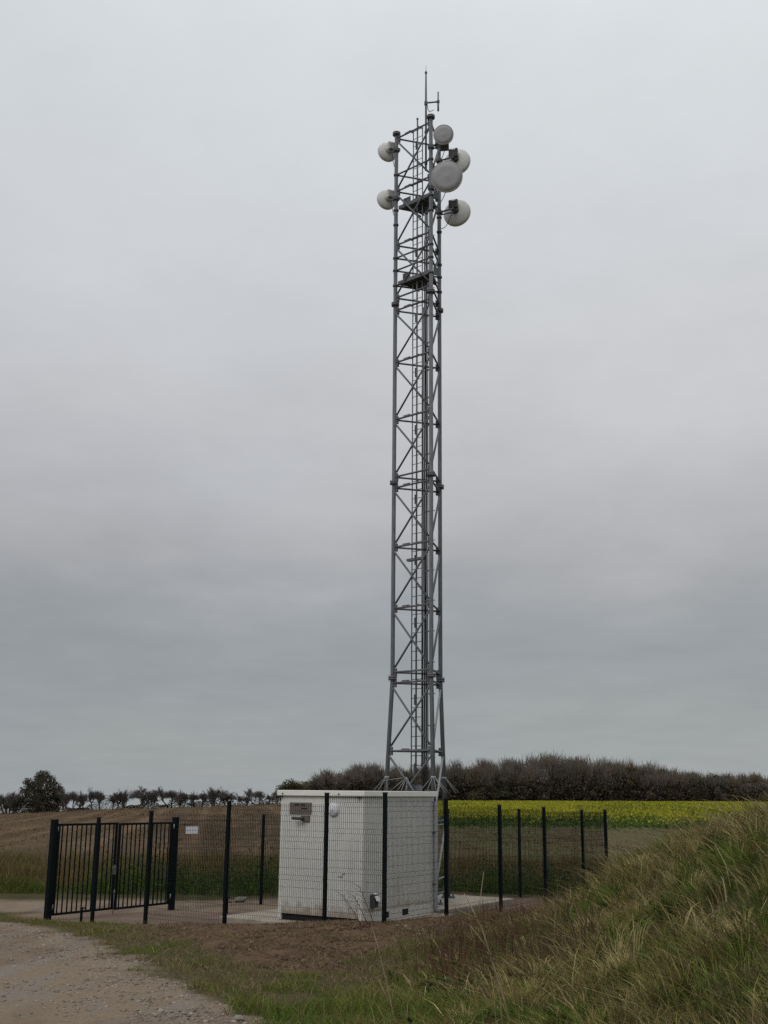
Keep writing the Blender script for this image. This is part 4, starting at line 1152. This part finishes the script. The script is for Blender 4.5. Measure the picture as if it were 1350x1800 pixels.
# the wood: reads as one mass
def woodland():
    px = np.array([-30, -24, -16.5, -14, -10, -6.5, -2.8, 2.3, 7.3, 13.6, 22.4, 35, 47.6, 60.1, 72.6, 81.3, 88, 100, 130])
    tz = np.array([2.0, 2.3, 3.6, 6.0, 6.8, 7.8, 8.7, 7.8, 7.7, 8.5, 9.0, 9.8, 9.2, 8.6, 7.0, 6.2, 5.6, 5.4, 5.0])
    P = []; S = []; C = []; TV = []; TC_ = []
    cols = np.array([(.082, .070, .048), (.070, .064, .052), (.096, .074, .050), (.068, .068, .042), (.084, .076, .068), (.098, .074, .044), (.058, .060, .040)])
    x = -17.
    trees = []
    while x < 128:
        for row in range(5):
            trees.append((x + rng.uniform(-1.5, 1.5), 251 + row * 4.5 + rng.uniform(-1.5, 1.5), row))
        x += 2.4
    for (tx, ty, row) in trees:
        gz = float(ground_z(np.array(tx), np.array(ty)))
        top = np.interp(tx * 255 / ty, px, tz) + np.clip(rng.normal(-.7, .9), -2.6, .6) + 2.6 * (float(fbm(np.array(tx), np.array(0.), 8., 611, 3)) - .5)
        h = max(top - gz, 2.); w = rng.uniform(1.5, 2.9)
        k = int(1500 if row < 2 else 1000)
        nc = int(rng.integers(9, 15))
        ct = rng.uniform(.12, .86, nc); ca = rng.uniform(0, 6.28, nc); cr2 = w * np.sin(np.pi * np.clip(ct * .75 + .2, 0, 1)) * np.sqrt(rng.random(nc)) * .8
        cc = np.stack([tx + np.cos(ca) * cr2, ty + np.sin(ca) * cr2, gz + ct * h], -1)
        which = rng.integers(0, nc, k); dv = rng.normal(size=(k, 3)); dv /= np.linalg.norm(dv, axis=1)[:, None]
        rad = (rng.uniform(.55, 1.05, nc) * w * .50)[which] * rng.random(k) ** .4
        p_ = cc[which] + dv * rad[:, None] * np.array([1, 1, .85])
        p_[:, 2] = np.clip(p_[:, 2], gz, gz + h)
        P.append(p_); S.append(rng.uniform(.13, .38, k) * (1 if row < 2 else 1.6)); c = cols[rng.integers(len(cols))] * np.array([1.03, 1., .96]) * rng.uniform(1.0, 1.75)
        C.append(c * (rng.uniform(.75, 1.3, nc)[which] * rng.uniform(.65, 1.35, k))[:, None])
        # bare twig tops and upright stems
        m_ = int(rng.integers(90, 230)); conif = rng.random() < .12
        bx = tx + rng.normal(0, w * .42, m_); by = ty + rng.normal(0, w * .4, m_); b0 = gz + h * rng.uniform(.55, .9, m_)
        ln = rng.uniform(.7, 2.3, m_) * h / 8; dx = rng.normal(0, .28, m_) * ln
        ht = np.minimum(b0 + ln, gz + h * rng.uniform(.97, 1.13, m_))
        wd = rng.uniform(.022, .05, m_)
        TV.append(np.stack([np.stack([bx - wd, by, b0], -1), np.stack([bx + wd, by, b0], -1), np.stack([bx + dx + wd * .4, by, ht], -1), np.stack([bx + dx - wd * .4, by, ht], -1)], 1))
        TC_.append((c * .5 + np.array([.075, .066, .060])) * rng.uniform(.7, 1.3, (m_, 1)))
        if False:   # trunks at the wood's edge
            for _ in range(3):
                q = tx + rng.uniform(-1.4, 1.4); wd_ = rng.uniform(.05, .10); hh = h * .7
                TV.append(np.array([[[q - wd_, ty - 1.6, gz - .3], [q + wd_, ty - 1.6, gz - .3], [q + wd_ * .5 + .1, ty - 1.5, gz + hh], [q - wd_ * .5 + .1, ty - 1.5, gz + hh]]]))
                TC_.append(np.array([[.06, .05, .045]]) * rng.uniform(.6, 1.3))
    q = 80000                                              # undergrowth and saplings between the trees
    ux = rng.uniform(-17, 128, q); uy = rng.uniform(249, 276, q)
    uz = ground_z(ux, uy) + rng.random(q) * (2.6 + 4.0 * fbm(ux, uy * .3, 3.2, 601)) * np.interp(ux, [-17, -8, 60, 100], [.5, 1, 1, .7])
    P.append(np.stack([ux, uy, uz], -1)); S.append(rng.uniform(.3, .75, q)); C.append(np.array([.072, .060, .046]) * rng.uniform(.6, 1.4, (q, 1)))
    P = np.concatenate(P); S = np.concatenate(S); C = np.concatenate(C)
    V = np.concatenate([leaf_quads(P, S, rng)] + TV); C = np.concatenate([C] + TC_)
    n = len(V)
    o = array_mesh('woodland', V.reshape(-1, 3), np.arange(n * 4).reshape(-1, 4), M['leaf'], np.repeat(C, 4, 0))
    tag(o, 'dark brown autumn wood along the horizon behind the yellow field', 'wood', kind='stuff')
woodland()

# ------------------------------------------------------------------ yellow crop
def crop():
    n = 300000
    Y = 103 + rng.random(n) ** 1.5 * 143; X = rng.uniform(-22, 125, n)
    keep = (X > -.09 * Y - 4) & (X < .42 * Y + 6) & (X > -.05 * Y) & (rng.random(n) < .04 + sstep(104, 115, Y + 9 * (fbm(X, Y, 5, 421) - .5))); X, Y = X[keep], Y[keep]; n = len(X)
    Z = ground_z(X, Y)
    fl = sstep(110, 138, Y + 14 * (fbm(X, Y, 9, 401) - .5))
    pat = fbm(X * 1., Y * .22, 6, 411)
    H = rng.uniform(.28, .52, n) * (.55 + .45 * sstep(108, 122, Y))
    isf = rng.random(n) < fl * (.35 + .62 * sstep(.36, .6, pat))
    g_ = np.array([.075, .115, .030]) * rng.uniform(.6, 1.3, (n, 1))
    y_ = np.array([.41, .38, .034]) * rng.uniform(.65, 1.2, (n, 1)) * np.array([1, 1, 1])
    yg = np.array([.235, .25, .038]) * rng.uniform(.7, 1.3, (n, 1))
    mixk = rng.random((n, 1)) < .4
    C = np.where(isf[:, None], np.where(mixk, yg, y_), g_)
    H = np.where(isf, H * 1.15, H * .9)
    a = rng.uniform(0, 6.28, n)
    o = blades('rapeseed_crop', X, Y, Z, H, rng.uniform(.11, .28, n), np.cos(a) * .25, np.sin(a) * .25, C, M['leaf'], .3, 2)
    tag(o, 'field of yellow flowering rapeseed with a green front edge before the wood', 'crop', kind='stuff')
crop()

def stubble():
    n = 260000
    Y = 52 + rng.random(n) ** 1.7 * 150; X = rng.uniform(-85, 50, n)
    keep = (X > -.40 * Y - 3) & (X < .34 * Y + 3) & ~((Y > 106) & (X > -.06 * Y)); X, Y = X[keep], Y[keep]; n = len(X)
    row = np.sin((X * .99 + Y * .14) * 2 * math.pi / 3.1 + 2 * fbm(X, Y, 14, 701)) * .5 + .5
    big = fbm(X, Y * .3, 9, 711)
    u_ = X * .99 + Y * .14 + 2.2 * np.sin(Y / 38.)
    row = row * np.where(np.abs((u_ / 13.) % 1 - .5) < .075, .05, 1.)          # wheelings left bare
    kp = rng.random(n) < (.08 + .85 * row) * (.3 + sstep(.35, .65, big)); X, Y, big = X[kp], Y[kp], big[kp]; n = len(X)
    C = np.array([.225, .155, .093]) * rng.uniform(.35, 1.15, (n, 1))
    gr_ = rng.random(n) < .03 + .28 * sstep(.55, .7, fbm(X, Y, 6, 721)) * (Y < 95)
    C[gr_] = np.array([.085, .095, .035]) * rng.uniform(.6, 1.3, (gr_.sum(), 1))
    a = rng.uniform(0, 6.28, n)
    o = blades('stubble_straw', X, Y, ground_z(X, Y), rng.uniform(.06, .2, n), rng.uniform(.03, .09, n) * np.interp(Y, [50, 150], [.6, 1.6]), np.cos(a) * .12, np.sin(a) * .12, C, M['grass'], .3, 2)
    tag(o, 'cut straw stubble and weeds over the brown field', 'stubble', kind='stuff')
stubble()

# ------------------------------------------------------------------ weeds and rough grass behind the compound
def weeds():
    n = 240000
    Y = 36.5 + rng.random(n) ** 1.3 * 27; X = rng.uniform(-24, 19, n)
    nb = fbm(X, Y, 2.2, 501); nb2 = fbm(X, Y, .8, 511)
    # front line of the weeds
    fr = np.interp(X, [-20, -9, -5, -3, 0, 6, 12, 17], [38.3, 38.0, 38.3, 38.6, 39.6, 37.2, 36, 36]) + 1.2 * (nb - .5)
    dens = sstep(0, .6, Y - fr) * sstep(63, 46, Y) * (.35 + .9 * sstep(.35, .6, nb2))
    g, so, co, _ = masks(X, Y)
    keep = rng.random(n) < dens * (1 - co) * (1 - g); X, Y, nb, nb2, fr = X[keep], Y[keep], nb[keep], nb2[keep], fr[keep]; n = len(X)
    Z = ground_z(X, Y)
    green = sstep(-10.5, -8.0, X + 2 * (nb - .5)) * sstep(5.2, 3.4, Y - fr + 3 * (nb2 - .5))
    low = sstep(1.2, .3, Y - fr)
    Hm = np.where(green > .5, .9 - .5 * low, .48 - .3 * low) * (.1 + 1.75 * nb2) * (.45 + 1.1 * nb)
    green = np.clip(green + .8 * sstep(-7.5, -9.5, X) * sstep(3.6, 1.8, Y - fr + 2.5 * (nb2 - .5)), 0, 1)
    w = np.stack([.0 * green, .05 * (1 - green), .62 * (1 - green), .28 + 0 * green, .35 * green + .25 * low, .75 * green + .1, .12 * (1 - green)], 1)
    k, C = pick(w)
    leaf = rng.random(n) < green * .5 * sstep(-11, -8, X)
    H = Hm * rng.uniform(.45, 1.25, n); C = C * np.where(green > .5, .75, .85)[:, None]
    a = rng.uniform(0, 6.28, n); L = H * rng.uniform(.1, .7, n)
    o = blades('rough_grass', X[~leaf], Y[~leaf], Z[~leaf], H[~leaf], rng.uniform(.012, .024, (~leaf).sum()), (np.cos(a) * L)[~leaf], (np.sin(a) * L)[~leaf], C[~leaf], M['grass'], .4, 2)
    tag(o, 'rough brown and olive grass at the field edge behind the compound', 'grass', kind='stuff')
    m_ = leaf.sum(); rep = 2
    Xl = np.repeat(X[leaf], rep) + rng.normal(0, .1, m_ * rep); Yl = np.repeat(Y[leaf], rep) + rng.normal(0, .1, m_ * rep)
    Zl = np.repeat(Z[leaf], rep) + np.repeat(Hm[leaf], rep) * rng.random(m_ * rep) ** 1.3 * 1.1
    V = leaf_quads(np.stack([Xl, Yl, Zl], -1), rng.uniform(.04, .11, m_ * rep), rng)
    c = np.array([.046, .070, .026]) * rng.uniform(.55, 1.5, (m_ * rep, 1)) * rng.uniform(.9, 1.1, (m_ * rep, 3))
    o = array_mesh('nettle_bed', V.reshape(-1, 3), np.arange(len(V) * 4).reshape(-1, 4), M['leaf'], np.repeat(c, 4, 0))
    tag(o, 'dense bed of dark green nettles and weeds just behind the compound fence', 'weeds', kind='stuff')
weeds()

# ------------------------------------------------------------------ sky and light
def s2l(c):
    c = c / 255.
    return c / 12.92 if c <= .04045 else ((c + .055) / 1.055) ** 2.4
SUN_EL, SUN_AZ = R(42), R(215)        # soft sun behind the cloud, over the viewer's left shoulder
w = bpy.data.worlds.new('World'); SC.world = w; w.use_nodes = True
nt = w.node_tree; nt.nodes.clear(); L = nt.links
out = N(nt, 'ShaderNodeOutputWorld')
sky = N(nt, 'ShaderNodeTexSky'); sky.sky_type = 'NISHITA'; sky.sun_disc = False
sky.sun_elevation = SUN_EL; sky.sun_rotation = SUN_AZ
bg1 = N(nt, 'ShaderNodeBackground'); bg1.inputs[1].default_value = .10; L.new(sky.outputs[0], bg1.inputs[0])
tc = N(nt, 'ShaderNodeTexCoord')
sp = N(nt, 'ShaderNodeSeparateXYZ'); L.new(tc.outputs['Generated'], sp.inputs[0])
# cloud layer coordinates: direction projected on a high sheet
mx = N(nt, 'ShaderNodeMath', operation='ADD'); L.new(sp.outputs['Z'], mx.inputs[0]); mx.inputs[1].default_value = .16
dvx = N(nt, 'ShaderNodeMath', operation='DIVIDE'); L.new(sp.outputs['X'], dvx.inputs[0]); L.new(mx.outputs[0], dvx.inputs[1])
dvy = N(nt, 'ShaderNodeMath', operation='DIVIDE'); L.new(sp.outputs['Y'], dvy.inputs[0]); L.new(mx.outputs[0], dvy.inputs[1])
cb = N(nt, 'ShaderNodeCombineXYZ'); L.new(dvx.outputs[0], cb.inputs[0]); L.new(dvy.outputs[0], cb.inputs[1])
mpc = N(nt, 'ShaderNodeMapping'); mpc.inputs['Scale'].default_value = (1.0, .8, 1); mpc.inputs['Location'].default_value = (3.1, .7, 0); L.new(cb.outputs[0], mpc.inputs['Vector'])
n1 = noise(nt, 1.25, 6, .55, mpc.outputs[0])
mpd = N(nt, 'ShaderNodeMapping'); mpd.inputs['Location'].default_value = (9.1, 4.7, 0); L.new(cb.outputs[0], mpd.inputs['Vector'])
n2 = noise(nt, .7, 3, .5, mpd.outputs[0])
# elevation shifted a little by the clouds
sub = N(nt, 'ShaderNodeMath', operation='SUBTRACT'); L.new(n1, sub.inputs[0]); sub.inputs[1].default_value = .5
ml = N(nt, 'ShaderNodeMath', operation='MULTIPLY'); L.new(sub.outputs[0], ml.inputs[0]); ml.inputs[1].default_value = .19
ez = N(nt, 'ShaderNodeMath', operation='ADD'); L.new(sp.outputs['Z'], ez.inputs[0]); L.new(ml.outputs[0], ez.inputs[1])
cr_ = N(nt, 'ShaderNodeValToRGB'); L.new(ez.outputs[0], cr_.inputs[0])
stops = [(0., (158, 162, 163)), (.06, (155, 160, 161)), (.115, (151, 155, 157)), (.15, (157, 160, 162)), (.19, (169, 170, 172)), (.225, (178, 178, 180)), (.27, (187, 187, 189)), (.337, (198, 199, 201)),
         (.427, (207, 209, 211)), (.512, (212, 215, 217)), (.61, (217, 221, 223)), (.75, (235, 237, 239)), (1., (255, 255, 255))]
el = cr_.color_ramp.elements
el[0].position, el[1].position = stops[0][0], stops[-1][0]
el[0].color = (*[s2l(q) for q in stops[0][1]], 1); el[1].color = (*[s2l(q) for q in stops[-1][1]], 1)
for p_, c_ in stops[1:-1]:
    e_ = el.new(p_); e_.color = (*[s2l(q) for q in c_], 1)
tint = mixc(nt, ramp(nt, n2, .35, .65), (.965, .985, 1.0), (1.01, 1.0, .995))
cloudc = mixc(nt, 1., cr_.outputs[0], tint, 'MULTIPLY')
n3 = noise(nt, 3.4, 7, .6, mpd.outputs[0])
def grey(v): return (v, v, v)
cloudc = mixc(nt, 1., cloudc, mixc(nt, ramp(nt, n3, .3, .7), grey(1.0), grey(1.085)), 'MULTIPLY')
cloudc = mixc(nt, 1., cloudc, mixc(nt, ramp(nt, sp.outputs['X'], -.36, .10), (.915, .925, .945), grey(1.0)), 'MULTIPLY')
bg2 = N(nt, 'ShaderNodeBackground'); bg2.inputs[1].default_value = 1.0; L.new(cloudc, bg2.inputs[0])
ms = N(nt, 'ShaderNodeMixShader'); ms.inputs[0].default_value = .97
L.new(bg1.outputs[0], ms.inputs[1]); L.new(bg2.outputs[0], ms.inputs[2]); L.new(ms.outputs[0], out.inputs[0])

sd = bpy.data.lights.new('sun', 'SUN'); sd.energy = .8; sd.angle = R(25); sd.color = (1, .97, .93)
so_ = bpy.data.objects.new('sun', sd); COL.objects.link(so_)
dirv = Vector((math.sin(SUN_AZ) * math.cos(SUN_EL), math.cos(SUN_AZ) * math.cos(SUN_EL), math.sin(SUN_EL)))
so_.rotation_euler = dirv.to_track_quat('Z', 'Y').to_euler(); so_.location = (-20, -20, 40)

# ------------------------------------------------------------------ camera
cd = bpy.data.cameras.new('camera'); cam = bpy.data.objects.new('camera', cd); COL.objects.link(cam)
cd.sensor_fit = 'VERTICAL'; cd.sensor_height = 36; cd.sensor_width = 27
cd.lens = 36 * 1980 / 1800; cd.clip_end = 9000; cd.clip_start = .1
cam.matrix_world = Matrix.Translation((0, 0, 2.5)) @ Matrix.Rotation(math.pi / 2 + math.atan(490 / 1980), 4, 'X') @ Matrix.Rotation(R(.55), 4, 'Z')
SC.camera = cam

vs = SC.view_settings
vs.view_transform = 'Standard'; vs.look = 'None'; vs.exposure = 0; vs.gamma = 1; vs.use_curve_mapping = False
SC.cycles.use_denoising = False
SC.cycles.max_bounces = 6; SC.cycles.transparent_max_bounces = 8
